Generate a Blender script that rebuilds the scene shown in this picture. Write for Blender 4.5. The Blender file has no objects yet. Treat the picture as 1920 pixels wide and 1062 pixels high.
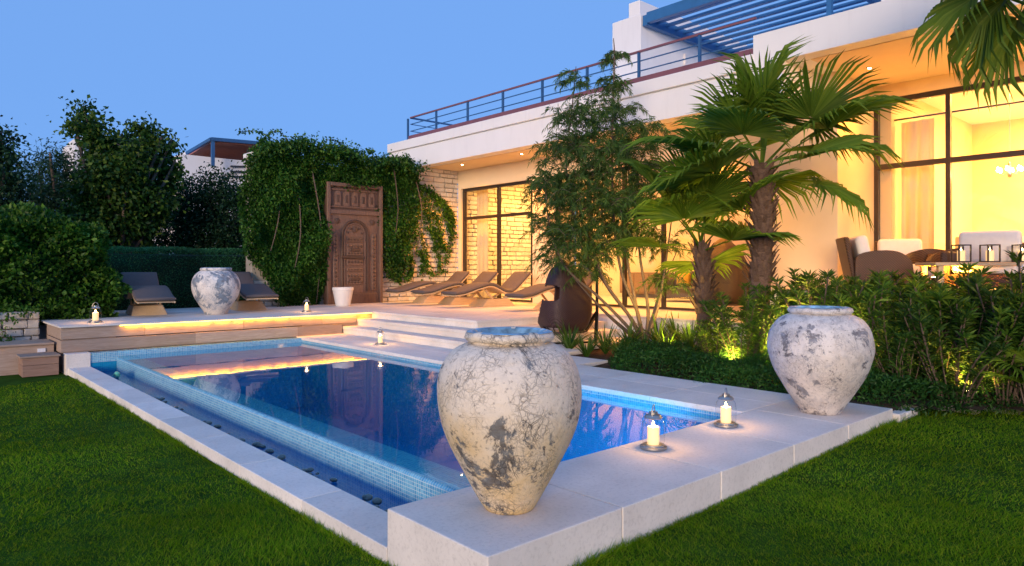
import bpy, bmesh, math, random
import numpy as np
from mathutils import Vector, Matrix
R = math.radians
scene = bpy.context.scene
COL = scene.collection
# ------------------------------------------------------------------ camera, sky, sun, exposure
CAM_H, FPX, CXP, HOR = 1.4, 1293.0, 960.0, 503.0
YAW = R(47.95)
cam = bpy.data.cameras.new('camera'); camo = bpy.data.objects.new('camera', cam); COL.objects.link(camo)
cam.sensor_width = 36; cam.lens = FPX/1920*36; cam.shift_y = (HOR-531)/1920; cam.clip_end = 3000; cam.clip_start = .05
camo.location = (0, 0, CAM_H); camo.rotation_euler = (R(90), 0, YAW-R(90))
scene.camera = camo
SUN_EL, SUN_AZ = 5.0, 212.0         # azimuth of the afterglow, degrees from +X, counter-clockwise
world = bpy.data.worlds.new('World'); scene.world = world; world.use_nodes = True
wn = world.node_tree.nodes; wl = world.node_tree.links
sky = wn.new('ShaderNodeTexSky'); sky.sky_type = 'NISHITA'; sky.sun_disc = False
sky.sun_elevation = R(SUN_EL); sky.sun_rotation = R(90-SUN_AZ)
sky.altitude = 0; sky.air_density = 1.0; sky.dust_density = 0.0; sky.ozone_density = 5.5
tint = wn.new('ShaderNodeMix'); tint.data_type = 'RGBA'; tint.blend_type = 'MULTIPLY'; tint.inputs[0].default_value = 1
tint.inputs[7].default_value = (1.35, 0.98, 1.12, 1)
wl.new(sky.outputs[0], tint.inputs[6])
even = wn.new('ShaderNodeMix'); even.data_type = 'RGBA'; even.inputs[0].default_value = .80      # dusk sky: almost even from horizon to zenith
even.inputs[7].default_value = (1.30, 2.75, 5.9, 1); wl.new(tint.outputs[2], even.inputs[6])
wl.new(even.outputs[2], wn['Background'].inputs[0]); wn['Background'].inputs[1].default_value = 0.054
sun = bpy.data.lights.new('sun', 'SUN'); suno = bpy.data.objects.new('sun', sun); COL.objects.link(suno)
sun.energy = 1.25; sun.angle = R(22); sun.color = (1, .74, .52)
sd = Vector((math.cos(R(SUN_AZ))*math.cos(R(SUN_EL)), math.sin(R(SUN_AZ))*math.cos(R(SUN_EL)), math.sin(R(SUN_EL))))
suno.rotation_euler = sd.to_track_quat('Z', 'Y').to_euler()
vs = scene.view_settings; vs.view_transform = 'Standard'; vs.look = 'None'; vs.gamma = 1; vs.exposure = 1.65
vs.use_curve_mapping = False
scene.cycles.use_denoising = True
scene.cycles.max_bounces = 8; scene.cycles.transparent_max_bounces = 16
scene.cycles.sample_clamp_indirect = 6
scene.cycles.caustics_reflective = False; scene.cycles.caustics_refractive = False
WARM = (1.0, .34, .015)
random.seed(7); rng = np.random.default_rng(7)

# photograph pixel -> world helpers (the pixel gives a direction, the known plane the distance)
_fw = Vector((math.cos(YAW), math.sin(YAW), 0)); _rt = Vector((math.sin(YAW), -math.cos(YAW), 0)); _up = Vector((0, 0, 1))
_C = Vector((0, 0, CAM_H))
def ray(x, y): return _fw + _rt*((x-CXP)/FPX) + _up*((HOR-y)/FPX)
def atZ(x, y, z): r = ray(x, y); return _C + r*((z-CAM_H)/r.z)
def atX(x, y, X): r = ray(x, y); return _C + r*(X/r.x)
def atY(x, y, Y): r = ray(x, y); return _C + r*(Y/r.y)
def atD(x, y, d): return _C + ray(x, y)*d

# ------------------------------------------------------------------ helpers
class MB:
    """collects verts and faces of ONE part"""
    def __init__(s): s.v = []; s.f = []
    def add(s, vs, fs):
        n = len(s.v); s.v += [tuple(v) for v in vs]; s.f += [tuple(i+n for i in f) for f in fs]; return s
    def box(s, x0, x1, y0, y1, z0, z1):
        return s.add([(x0,y0,z0),(x1,y0,z0),(x1,y1,z0),(x0,y1,z0),(x0,y0,z1),(x1,y0,z1),(x1,y1,z1),(x0,y1,z1)],
                     [(0,3,2,1),(4,5,6,7),(0,1,5,4),(1,2,6,5),(2,3,7,6),(3,0,4,7)])
    def prism(s, poly, z0, z1):
        n = len(poly); a = sum(poly[i][0]*poly[(i+1)%n][1]-poly[(i+1)%n][0]*poly[i][1] for i in range(n))
        if a < 0: poly = poly[::-1]
        return s.add([(p[0],p[1],z0) for p in poly]+[(p[0],p[1],z1) for p in poly],
                     [tuple(range(n))[::-1], tuple(range(n,2*n))]+[(i,(i+1)%n,n+(i+1)%n,n+i) for i in range(n)])
    def bar(s, a, b, w, h=None, upv=(0,0,1)):
        a = Vector(a); b = Vector(b); h = h or w; d = (b-a).normalized(); u = Vector(upv)
        if abs(d.dot(u)) > .98: u = Vector((1,0,0))
        sd = d.cross(u).normalized(); u = sd.cross(d)
        vs = [p+sd*sx*w/2+u*sy*h/2 for p in (a,b) for sx,sy in ((-1,-1),(1,-1),(1,1),(-1,1))]
        return s.add(vs, [(0,1,2,3),(7,6,5,4),(1,0,4,5),(2,1,5,6),(3,2,6,7),(0,3,7,4)])
    def tube(s, pts, rad, n=8, cap=True):
        pts = [Vector(p) for p in pts]; m = len(pts)
        if not hasattr(rad, '__len__'): rad = [rad]*m
        vs = []; prev = None
        for i, p in enumerate(pts):
            d = (pts[min(i+1,m-1)]-pts[max(i-1,0)]).normalized()
            if prev is None:
                prev = d.orthogonal().normalized()
            else:
                prev = (prev-d*prev.dot(d)).normalized()
            q = d.cross(prev)
            vs += [p+(prev*math.cos(2*math.pi*k/n)+q*math.sin(2*math.pi*k/n))*rad[i] for k in range(n)]
        fs = [(i*n+k, i*n+(k+1)%n, (i+1)*n+(k+1)%n, (i+1)*n+k) for i in range(m-1) for k in range(n)]
        if cap: fs += [tuple(range(n))[::-1], tuple(range((m-1)*n, m*n))]
        return s.add(vs, fs)
    def lathe(s, prof, n=32, c=(0,0,0), cap0=True, cap1=True):
        m = len(prof)
        vs = [(c[0]+r*math.cos(2*math.pi*k/n), c[1]+r*math.sin(2*math.pi*k/n), c[2]+z) for r,z in prof for k in range(n)]
        fs = [(i*n+k, i*n+(k+1)%n, (i+1)*n+(k+1)%n, (i+1)*n+k) for i in range(m-1) for k in range(n)]
        if cap0: fs.append(tuple(range(n))[::-1])
        if cap1: fs.append(tuple(range((m-1)*n, m*n)))
        return s.add(vs, fs)
    def build(s, name, mat, parent=None, smooth=False, bevel=0, seg=1, world=False):
        off = Vector((0,0,0))
        if world and parent is not None:
            p = parent
            while p is not None: off += p.location; p = p.parent
        me = bpy.data.meshes.new(name)
        me.from_pydata([tuple(Vector(v)-off) for v in s.v], [], s.f)
        if bevel:
            bm = bmesh.new(); bm.from_mesh(me)
            bmesh.ops.bevel(bm, geom=[e for e in bm.edges if e.is_manifold and e.calc_face_angle(0) > .5], offset=bevel, segments=seg, affect='EDGES', profile=.5)
            bm.to_mesh(me); bm.free()
        if smooth: me.shade_smooth()
        return link(name, me, mat, parent)
def link(name, me, mat, parent=None):
    if mat is not None and not me.materials: me.materials.append(mat)
    o = bpy.data.objects.new(name, me); COL.objects.link(o); o.parent = parent; return o
def tag(o, label=None, cat=None, group=None, kind=None):
    if label: o['label'] = label
    if cat: o['category'] = cat
    if group: o['group'] = group
    if kind: o['kind'] = kind
    return o
def thing(name, label, cat, loc=(0,0,0), rz=0, group=None):
    o = bpy.data.objects.new(name, None); COL.objects.link(o); o.empty_display_size = .1
    o.location = loc; o.rotation_euler = (0,0,rz); return tag(o, label, cat, group)
def structure(o): o['kind'] = 'structure'; return o
def copy_tree(o, parent=None):
    c = o.copy(); COL.objects.link(c); c.parent = parent
    for ch in list(o.children): copy_tree(ch, c)
    return c
def np_mesh(name, V, F, mat, parent=None, smooth=False):
    """V (n,3), F (m,k) numpy arrays with constant k"""
    me = bpy.data.meshes.new(name); m, k = F.shape
    me.vertices.add(len(V)); me.vertices.foreach_set('co', np.ascontiguousarray(V, dtype=np.float32).ravel())
    me.loops.add(m*k); me.loops.foreach_set('vertex_index', np.ascontiguousarray(F, dtype=np.int32).ravel())
    me.polygons.add(m); me.polygons.foreach_set('loop_start', np.arange(0, m*k, k, dtype=np.int32))
    me.update(calc_edges=True); me.validate()
    if smooth: me.shade_smooth()
    return link(name, me, mat, parent)
def unit(a): return a/np.maximum(np.linalg.norm(a, axis=1, keepdims=True), 1e-9)
def leaf_geo(P, D, L, W, fold=.25, droop=.0, up=None):
    """folded diamond leaves: base P, direction D, length L, width W (arrays)"""
    n = len(P); D = unit(D)
    ref = rng.normal(size=(n,3)) if up is None else up + rng.normal(size=(n,3))*.35
    S = unit(np.cross(D, ref)); N = np.cross(S, D)
    L = np.broadcast_to(L, (n,))[:,None]; W = np.broadcast_to(W, (n,))[:,None]
    tip = P+D*L; tip[:,2:3] -= droop*L
    mid = P+D*L*.48
    V = np.stack([P, mid+S*W*.5+N*W*fold, tip, mid-S*W*.5+N*W*fold], 1).reshape(-1,3)
    i = np.arange(n)*4
    F = np.stack([np.stack([i,i+1,i+2],1), np.stack([i,i+2,i+3],1)],1).reshape(-1,3)
    return V, F
def cat_geo(parts):
    V = []; F = []; o = 0
    for v, f in parts: V.append(v); F.append(f+o); o += len(v)
    return np.concatenate(V), np.concatenate(F)
def interp(pts, n):
    """smooth resample of a polyline"""
    pts = [Vector(p) for p in pts]; out = []
    for i in range(n):
        t = i/(n-1)*(len(pts)-1); k = min(int(t), len(pts)-2); u = t-k
        p0 = pts[max(k-1,0)]; p1 = pts[k]; p2 = pts[k+1]; p3 = pts[min(k+2,len(pts)-1)]
        out.append(.5*((2*p1)+(p2-p0)*u+(2*p0-5*p1+4*p2-p3)*u*u+(3*p1-p0-3*p2+p3)*u**3))
    return out

# ------------------------------------------------------------------ materials
class NT:
    def __init__(s, name):
        s.m = bpy.data.materials.new(name); s.m.use_nodes = True; s.t = s.m.node_tree; s.n = s.t.nodes; s.l = s.t.links
        s.b = s.n['Principled BSDF']; s.out = s.n['Material Output']
    def new(s, t, **kw):
        n = s.n.new(t)
        for k, v in kw.items(): setattr(n, k, v)
        return n
    def link(s, a, b): s.l.new(a, b)
    def coord(s, kind='Object', scale=None):
        c = s.new('ShaderNodeTexCoord')
        if scale is None: return c.outputs[kind]
        m = s.new('ShaderNodeMapping'); m.inputs['Scale'].default_value = scale if hasattr(scale,'__len__') else (scale,)*3
        s.link(c.outputs[kind], m.inputs['Vector']); return m.outputs[0]
    def noise(s, scale, vec=None, detail=4, rough=.55, dist=0):
        n = s.new('ShaderNodeTexNoise'); n.inputs['Scale'].default_value = scale; n.inputs['Detail'].default_value = detail
        n.inputs['Roughness'].default_value = rough; n.inputs['Distortion'].default_value = dist
        if vec is not None: s.link(vec, n.inputs['Vector'])
        return n.outputs['Fac']
    def ramp(s, fac, stops, interp='LINEAR'):
        r = s.new('ShaderNodeValToRGB'); r.color_ramp.interpolation = interp; e = r.color_ramp.elements
        while len(e) < len(stops): e.new(.5)
        for i, (p, c) in enumerate(stops):
            e[i].position = p; e[i].color = (*c, 1) if hasattr(c,'__len__') else (c,c,c,1)
        s.link(fac, r.inputs[0]); return r.outputs[0]
    def mix(s, fac, a, b, mode='MIX'):
        m = s.new('ShaderNodeMix', data_type='RGBA', blend_type=mode)
        for sock, v in ((m.inputs[0], fac), (m.inputs[6], a), (m.inputs[7], b)):
            if isinstance(v, (int,float)): sock.default_value = v if sock == m.inputs[0] else (v,v,v,1)
            elif isinstance(v, (tuple,list)): sock.default_value = (*v[:3],1)
            else: s.link(v, sock)
        return m.outputs[2]
    def math(s, op, a, b=0.0):
        m = s.new('ShaderNodeMath', operation=op)
        for i, v in enumerate((a,b)):
            if isinstance(v, (int,float)): m.inputs[i].default_value = v
            else: s.link(v, m.inputs[i])
        return m.outputs[0]
    def bump(s, h, strength=.3, dist=.02):
        b = s.new('ShaderNodeBump'); b.inputs['Strength'].default_value = strength; b.inputs['Distance'].default_value = dist
        s.link(h, b.inputs['Height']); s.link(b.outputs[0], s.b.inputs['Normal']); return b
    def set(s, col=None, rough=.6, metal=0, spec=None):
        if col is not None:
            if isinstance(col, (tuple,list)): s.b.inputs['Base Color'].default_value = (*col[:3],1)
            else: s.link(col, s.b.inputs['Base Color'])
        if isinstance(rough, (int,float)): s.b.inputs['Roughness'].default_value = rough
        else: s.link(rough, s.b.inputs['Roughness'])
        s.b.inputs['Metallic'].default_value = metal
        if spec is not None: s.b.inputs['Specular IOR Level'].default_value = spec
        return s.m
def M_plain(name, col, rough=.5, metal=0, var=.12, scale=8, bump=.08, bscale=60):
    t = NT(name); c = t.coord()
    col2 = t.ramp(t.noise(scale, c), [(.3, tuple(x*(1-var) for x in col)), (.7, tuple(min(1,x*(1+var)) for x in col))])
    t.bump(t.noise(bscale, c), bump, .004)
    return t.set(col2, rough, metal)
def M_stone(name, col, var=.1, pit=.35, rough=.75, spots=.5):
    t = NT(name); c = t.coord()
    base = t.ramp(t.noise(1.7, c, 5), [(.25, tuple(x*(1-var) for x in col)), (.75, tuple(min(.95,x*(1+var)) for x in col))])
    fine = t.noise(38, c, 6, .7)
    base = t.mix(spots, base, t.ramp(fine, [(.32, .62), (.5, 1.0)]), 'MULTIPLY')
    oi = t.new('ShaderNodeObjectInfo'); base = t.mix(1, base, t.ramp(oi.outputs['Random'], [(0,.87),(1,1.05)]), 'MULTIPLY')
    stain = t.noise(3.1, c, 3, .6, .6); base = t.mix(t.ramp(stain, [(.58,0),(.75,.35)]), base, tuple(x*.72 for x in col))
    t.bump(fine, pit, .006)
    return t.set(base, rough)
def M_leaf(name, c0, c1, c2=None, rough=.45, trans=.35, scale=1.2, spec=.22, objvar=.0):
    t = NT(name); g = t.new('ShaderNodeNewGeometry')
    col = t.ramp(g.outputs['Random Per Island'], [(0,c0),(.6,c1),(1,c2 or c1)])
    big = t.noise(scale, t.coord(), 2); col = t.mix(1, col, t.ramp(big, [(.3,.65),(.7,1.25)]), 'MULTIPLY')
    if objvar:
        oi = t.new('ShaderNodeObjectInfo'); col = t.mix(1, col, t.ramp(oi.outputs['Random'], [(0,(1-objvar,)*3),(.5,(1.0,1.0,.9)),(1,(1+objvar*1.3,1+objvar,.8))]), 'MULTIPLY')
    t.set(col, rough, 0, spec)
    tr = t.new('ShaderNodeBsdfTranslucent'); t.link(t.mix(1, col, (1.0,1.05,.6), 'MULTIPLY'), tr.inputs[0])
    mx = t.new('ShaderNodeMixShader'); mx.inputs[0].default_value = trans
    t.link(t.b.outputs[0], mx.inputs[1]); t.link(tr.outputs[0], mx.inputs[2]); t.link(mx.outputs[0], t.out.inputs[0])
    return t.m
def M_emit(name, col, s):
    t = NT(name); e = t.new('ShaderNodeEmission'); e.inputs[0].default_value = (*col,1); e.inputs[1].default_value = s
    t.link(e.outputs[0], t.out.inputs[0]); return t.m
def M_glass(name, tint=(1,1,1), ior=1.45, rough=0.0, bump=None):
    t = NT(name); f0 = ((ior-1)/(ior+1))**2
    lw = t.new('ShaderNodeLayerWeight'); lw.inputs[0].default_value = .5
    fr = t.math('ADD', t.math('MULTIPLY', t.math('POWER', lw.outputs['Facing'], 5.0), 1-f0), f0)
    tr = t.new('ShaderNodeBsdfTransparent'); tr.inputs[0].default_value = (*tint,1)
    gl = t.new('ShaderNodeBsdfGlossy'); gl.inputs['Roughness'].default_value = rough
    mx = t.new('ShaderNodeMixShader'); t.link(fr, mx.inputs[0]); t.link(tr.outputs[0], mx.inputs[1]); t.link(gl.outputs[0], mx.inputs[2])
    if bump:
        b = t.new('ShaderNodeBump'); b.inputs['Strength'].default_value = bump[1]; b.inputs['Distance'].default_value = bump[2]
        t.link(t.noise(bump[0], t.coord(), 2), b.inputs['Height']); t.link(b.outputs[0], gl.inputs['Normal']); t.link(b.outputs[0], lw.inputs['Normal'])
    t.link(mx.outputs[0], t.out.inputs[0]); return t.m
def M_wood(name, c0, c1, scale=(1,12,12), rough=.65, bump=.25):
    t = NT(name); c = t.coord('Object', scale)
    n = t.noise(3.0, c, 6, .65, 1.2); col = t.ramp(n, [(.25,c0),(.75,c1)])
    oi = t.new('ShaderNodeObjectInfo'); col = t.mix(1, col, t.ramp(oi.outputs['Random'], [(0,.8),(1,1.15)]), 'MULTIPLY')
    t.bump(n, bump, .004); return t.set(col, rough)
def M_tile(name, axes, size, c0, c1, mortar, rough=.12):
    t = NT(name); c = t.new('ShaderNodeTexCoord'); sp = t.new('ShaderNodeSeparateXYZ'); t.link(c.outputs['Object'], sp.inputs[0])
    cb = t.new('ShaderNodeCombineXYZ'); t.link(sp.outputs[axes[0]], cb.inputs[0]); t.link(sp.outputs[axes[1]], cb.inputs[1])
    br = t.new('ShaderNodeTexBrick'); br.offset = 0; t.link(cb.outputs[0], br.inputs['Vector'])
    br.inputs['Scale'].default_value = 1; br.inputs['Brick Width'].default_value = size; br.inputs['Row Height'].default_value = size
    br.inputs['Mortar Size'].default_value = size*.08; br.inputs['Color1'].default_value = (*c0,1); br.inputs['Color2'].default_value = (*c1,1); br.inputs['Mortar'].default_value = (*mortar,1)
    br.inputs['Mortar Smooth'].default_value = .2
    inv = t.math('SUBTRACT', 1.0, br.outputs['Fac']); t.bump(inv, .5, .003)
    return t.set(br.outputs['Color'], rough)
def M_jar(name, base, low, dark, bluegrey, crack, patch, seed, crk_scale=7):
    t = NT(name); c = t.coord(); mp = t.new('ShaderNodeMapping'); mp.inputs['Location'].default_value = (seed,seed*.7,seed*.3); t.link(c, mp.inputs[0]); c = mp.outputs[0]
    nz = t.new('ShaderNodeTexNoise'); nz.inputs['Scale'].default_value = 5; nz.inputs['Detail'].default_value = 4; t.link(c, nz.inputs['Vector'])
    dv = t.mix(.22, c, nz.outputs['Color'], 'LINEAR_LIGHT') if False else t.mix(.13, c, nz.outputs['Color'], 'ADD')
    def vor(sc, th0, th1):
        v = t.new('ShaderNodeTexVoronoi', feature='DISTANCE_TO_EDGE'); v.inputs['Scale'].default_value = sc; t.link(dv, v.inputs['Vector'])
        return t.ramp(v.outputs['Distance'], [(th0,1.0),(th1,0.0)])
    cr = t.math('MAXIMUM', t.math('MULTIPLY', vor(crk_scale,.004,.016), .8), t.math('MULTIPLY', vor(crk_scale*2.3,.008,.035), .7))
    cr = t.math('MAXIMUM', cr, t.math('MULTIPLY', vor(crk_scale*5,.02,.06), .5))
    brk = t.ramp(t.noise(5.3, c, 4), [(.40,0.0),(.62,1.0)])
    cr = t.math('MULTIPLY', cr, brk)
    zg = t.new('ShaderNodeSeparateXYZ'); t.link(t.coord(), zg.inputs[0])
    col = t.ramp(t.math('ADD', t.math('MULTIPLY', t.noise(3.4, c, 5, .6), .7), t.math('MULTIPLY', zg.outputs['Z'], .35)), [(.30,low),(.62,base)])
    speck = t.ramp(t.noise(34, c, 5, .7), [(.57,0.0),(.64,1.0)])
    col = t.mix(t.math('MULTIPLY', speck, .5), col, dark)
    wear = t.ramp(t.noise(9, c, 6, .7, .8), [(.50,0.0),(.66,1.0)]); col = t.mix(t.math('MULTIPLY', wear, patch[2]), col, bluegrey)
    pn = t.noise(patch[0], c, 7, .74, .4); pm = t.ramp(pn, [(patch[1],0.0),(patch[1]+.035,1.0)])
    col = t.mix(t.math('MULTIPLY', pm, .9), col, t.ramp(t.noise(14,c), [(.35,dark),(.65,bluegrey)]))
    col = t.mix(t.math('MULTIPLY', cr, crack), col, tuple(x*.75 for x in dark))
    h = t.math('SUBTRACT', t.math('SUBTRACT', t.noise(26,c,5,.6), t.math('MULTIPLY', cr, .8)), t.math('MULTIPLY', pm, .4))
    t.bump(h, .6, .012)
    return t.set(col, .62)

def m_stucco(name, col):
    t = NT(name); c = t.coord(); st = t.noise(2.2, t.coord('Object',(3.5,3.5,.35)), 5, .6)
    base = t.ramp(t.noise(1.1, c, 4), [(.3,tuple(x*.95 for x in col)),(.7,col)])
    base = t.mix(t.ramp(st, [(.55,0.0),(.78,.30)]), base, tuple(x*.78 for x in col))
    t.bump(t.noise(90, c, 5, .7), .3, .004); return t.set(base, .88)
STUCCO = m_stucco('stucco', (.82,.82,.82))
STUCCO_W = M_plain('sand_and_glow_stucco', (.78,.64,.44), .85, 0, .04, 1.3, .22, 120)  # sand render of the walls; on soffit boards its tone carries painted lamp glow
LIME = M_stone('limestone', (.76,.715,.665), .13, .45, .8, .45)
LIME_T = M_stone('terrace_stone', (.68,.64,.60), .07, .2, .7, .25)
STONE = M_stone('wall_stone', (.62,.57,.50), .15, .7, .85, .7)
MORTAR = M_plain('mortar', (.40,.35,.29), .9, 0, .15, 6, .4, 60)
PLANK = M_wood('weathered_plank', (.27,.19,.14), (.46,.36,.30))
BOXWOOD = M_wood('brown_plank', (.20,.12,.085), (.34,.22,.17))
CARVED = M_wood('carved_wood', (.095,.052,.038), (.23,.14,.10), (14,14,2), .6, .5)
CARVED_D = M_wood('dark_carved_wood', (.05,.027,.02), (.12,.07,.05), (14,14,2), .6, .5)
TEAK = M_wood('pale_teak', (.42,.30,.18), (.58,.44,.28))
LOUNGE = M_plain('taupe_canvas', (.10,.084,.085), .85, 0, .08, 20, .2, 300)
WHITEC = M_plain('white_canvas', (.78,.74,.72), .9, 0, .04, 12, .15, 200)
WICKER = None
def m_wicker(name, c0, c1, sc=55):
    t = NT(name); w = t.new('ShaderNodeTexWave', wave_type='BANDS', bands_direction='Z'); w.inputs['Scale'].default_value = sc*.3; w.inputs['Distortion'].default_value = 1.5; t.link(t.coord(), w.inputs[0])
    w2 = t.new('ShaderNodeTexWave', wave_type='BANDS', bands_direction='DIAGONAL'); w2.inputs['Scale'].default_value = sc*.3; t.link(t.coord(), w2.inputs[0])
    h = t.math('MULTIPLY', w.outputs['Fac'], w2.outputs['Fac']); t.bump(h, .6, .01)
    return t.set(t.ramp(h, [(.0,c0),(.6,c1)]), .5)
WICKER = m_wicker('brown_wicker', (.035,.018,.012), (.12,.062,.042))
WICKER_E = m_wicker('egg_wicker', (.03,.013,.012), (.075,.036,.033), 70)
DARKM = M_plain('dark_bronze_frame', (.045,.036,.032), .4, .3, .1, 4, .05)
BLACKM = M_plain('black_steel', (.012,.012,.013), .4, .4, .1, 4, .05)
BLUEM = M_plain('blue_painted_steel', (.03,.10,.24), .35, 0, .1, 3, .05)
BLUEP = M_plain('blue_painted_timber', (.032,.14,.33), .4, 0, .12, 3, .08)
REDM = M_plain('maroon_rail', (.20,.075,.085), .4, 0, .12, 3, .05)
STEEL = M_plain('brushed_steel', (.42,.40,.38), .35, .9, .1, 10, .1)
WAX = None
t_ = NT('candle_wax'); t_.set((.80,.66,.42), .5); t_.b.inputs['Emission Color'].default_value = (1,.55,.18,1); t_.b.inputs['Emission Strength'].default_value = .28; WAX = t_.m
FLAME = M_emit('flame', (1,.62,.18), 30)
LED = M_emit('led_strip', (1,.46,.05), 7)
LAMPD = M_emit('downlight_lens', (1,.72,.36), 25)
GLASS = M_glass('window_glass', (.97,.98,.97), 1.5)
LGLASS = M_glass('lantern_glass', (.98,.98,.98), 1.3)
WATER = M_glass('water', (.35,.88,.98), 1.33, .015, (2.2,.05,.02))
WATER_T = M_glass('trough_water', (.32,.70,.97), 1.33, .02, (6,.08,.02))
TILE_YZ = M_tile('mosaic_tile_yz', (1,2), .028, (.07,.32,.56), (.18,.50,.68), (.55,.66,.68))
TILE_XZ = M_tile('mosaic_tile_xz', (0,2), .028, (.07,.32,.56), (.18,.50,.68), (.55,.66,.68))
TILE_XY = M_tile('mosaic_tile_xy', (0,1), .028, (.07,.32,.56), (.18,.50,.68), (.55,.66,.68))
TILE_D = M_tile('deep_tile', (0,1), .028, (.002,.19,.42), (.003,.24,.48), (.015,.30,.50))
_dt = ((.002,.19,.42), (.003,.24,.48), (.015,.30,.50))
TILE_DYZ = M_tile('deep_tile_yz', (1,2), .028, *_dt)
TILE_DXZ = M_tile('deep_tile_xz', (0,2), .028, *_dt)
SOIL = M_plain('garden_soil', (.085,.055,.035), .95, 0, .35, 9, .8, 45)
LAWNB = M_plain('lawn_soil', (.030,.075,.008), .95, 0, .35, 5, .6, 60)
for _m in (LAWNB, SOIL): _m.node_tree.nodes['Principled BSDF'].inputs['Specular IOR Level'].default_value = .03
BARK = M_wood('grey_bark', (.06,.042,.03), (.16,.12,.095), (14,14,3), .9, .8)
BARK_P = M_wood('palm_bark', (.07,.04,.028), (.20,.125,.085), (6,6,12), .9, .9)
POTW = M_plain('white_pot', (.74,.72,.70), .5, 0, .04, 5, .1)
L_VINE = M_leaf('vine_leaf', (.014,.066,.008), (.038,.125,.014), (.12,.24,.04))
L_HEDGE = M_leaf('hedge_leaf', (.018,.07,.008), (.045,.135,.014), (.12,.23,.035))
L_CLIP = M_leaf('clipped_hedge_leaf', (0.022,0.099,0.040), (0.048,0.187,0.075), (0.088,0.286,0.110))
L_TREE = M_leaf('tree_leaf', (.014,.05,.012), (.034,.095,.016), (.13,.20,.03))
L_DARK = M_leaf('dark_tree_leaf', (0.009,0.033,0.015), (0.018,0.060,0.027), (0.033,0.090,0.039))
L_WILL = M_leaf('willow_leaf', (.035,.09,.02), (.075,.16,.035), (.14,.22,.05))
L_OLEA = M_leaf('oleander_leaf', (.035,.11,.025), (.085,.20,.04), (.18,.30,.06), .45, .5, 1.2, .22, .35)
L_PALM = M_leaf('palm_leaf', (.08,.165,.02), (.135,.235,.03), (.21,.30,.045), .5, .42, 1.2, .15, .2)
L_COVER = M_leaf('ground_cover_leaf', (.015,.065,.014), (.03,.11,.02), (.06,.16,.03))
L_STRAP = M_leaf('strap_leaf', (0.039,0.104,0.016), (0.078,0.182,0.026), (0.156,0.247,0.052))
L_GRASS = M_leaf('grass_blade', (.068,.185,.006), (.14,.29,.009), (.30,.36,.03), .9, .4, .75, .03)

# ------------------------------------------------------------------ ground, lawn, bed
def sst(a, b, x): t = np.clip((x-a)/(b-a), 0, 1); return t*t*(3-2*t)
def lawn_z(x, y): return -.34 + .11*sst(1.9, 2.9, x)*sst(5, 2.5, y) + .10*sst(2.9, 8, x)
def grid(name, xs, ys, zf, mat, keep=lambda x, y: True):
    idx = {}; V = []; F = []
    def vi(i, j):
        if (i,j) not in idx: idx[(i,j)] = len(V); V.append((xs[i], ys[j], float(zf(xs[i], ys[j]))))
        return idx[(i,j)]
    for i in range(len(xs)-1):
        for j in range(len(ys)-1):
            if keep((xs[i]+xs[i+1])/2, (ys[j]+ys[j+1])/2): F.append((vi(i,j),vi(i+1,j),vi(i+1,j+1),vi(i,j+1)))
    me = bpy.data.meshes.new(name); me.from_pydata(V, [], F); me.shade_smooth()
    return link(name, me, mat)
g = MB(); hx0, hx1, hy0, hy1 = 2.3, 6.6, 3.1, 13.35      # one sheet with the pool pit cut out
g.add([(-1500,-1500,-.75),(1500,-1500,-.75),(1500,1500,-.75),(-1500,1500,-.75),(hx0,hy0,-.75),(hx1,hy0,-.75),(hx1,hy1,-.75),(hx0,hy1,-.75)], [(0,1,5,4),(1,2,6,5),(2,3,7,6),(3,0,4,7)])
structure(g.build('ground', SOIL))
def bed_edge_x(y): return np.where(y > 2.55, 7.5, 7.95 + (2.65-y)*1.28)   # lawn | bed boundary on the right
xs = list(np.arange(-14, 2.16, .5))+[2.15]+list(np.arange(2.4, 12.1, .3)); ys = list(np.arange(-6, 2.3, .3))+[2.55]+list(np.arange(2.9, 13.3, .5))+[13.3, 14.2]
structure(grid('lawn', xs, ys, lawn_z, LAWNB, lambda x, y: x < 2.15 or (y < 2.55 and x < float(bed_edge_x(y)))))
bz = lambda x, y: -.06 + .04*math.sin(x*2.1+y*1.3) - .06*max(0,(2.6-y))*.4
structure(grid('garden_bed', list(np.arange(7.3, 14.2, .3)), list(np.arange(-4, 9.3, .3)), bz, SOIL,
     lambda x, y: x < 13.5 and x > float(bed_edge_x(y))-.35 and (y > 2.0 or x > 8.0) and not (y < 2.5 and x < 8.0)))
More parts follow.
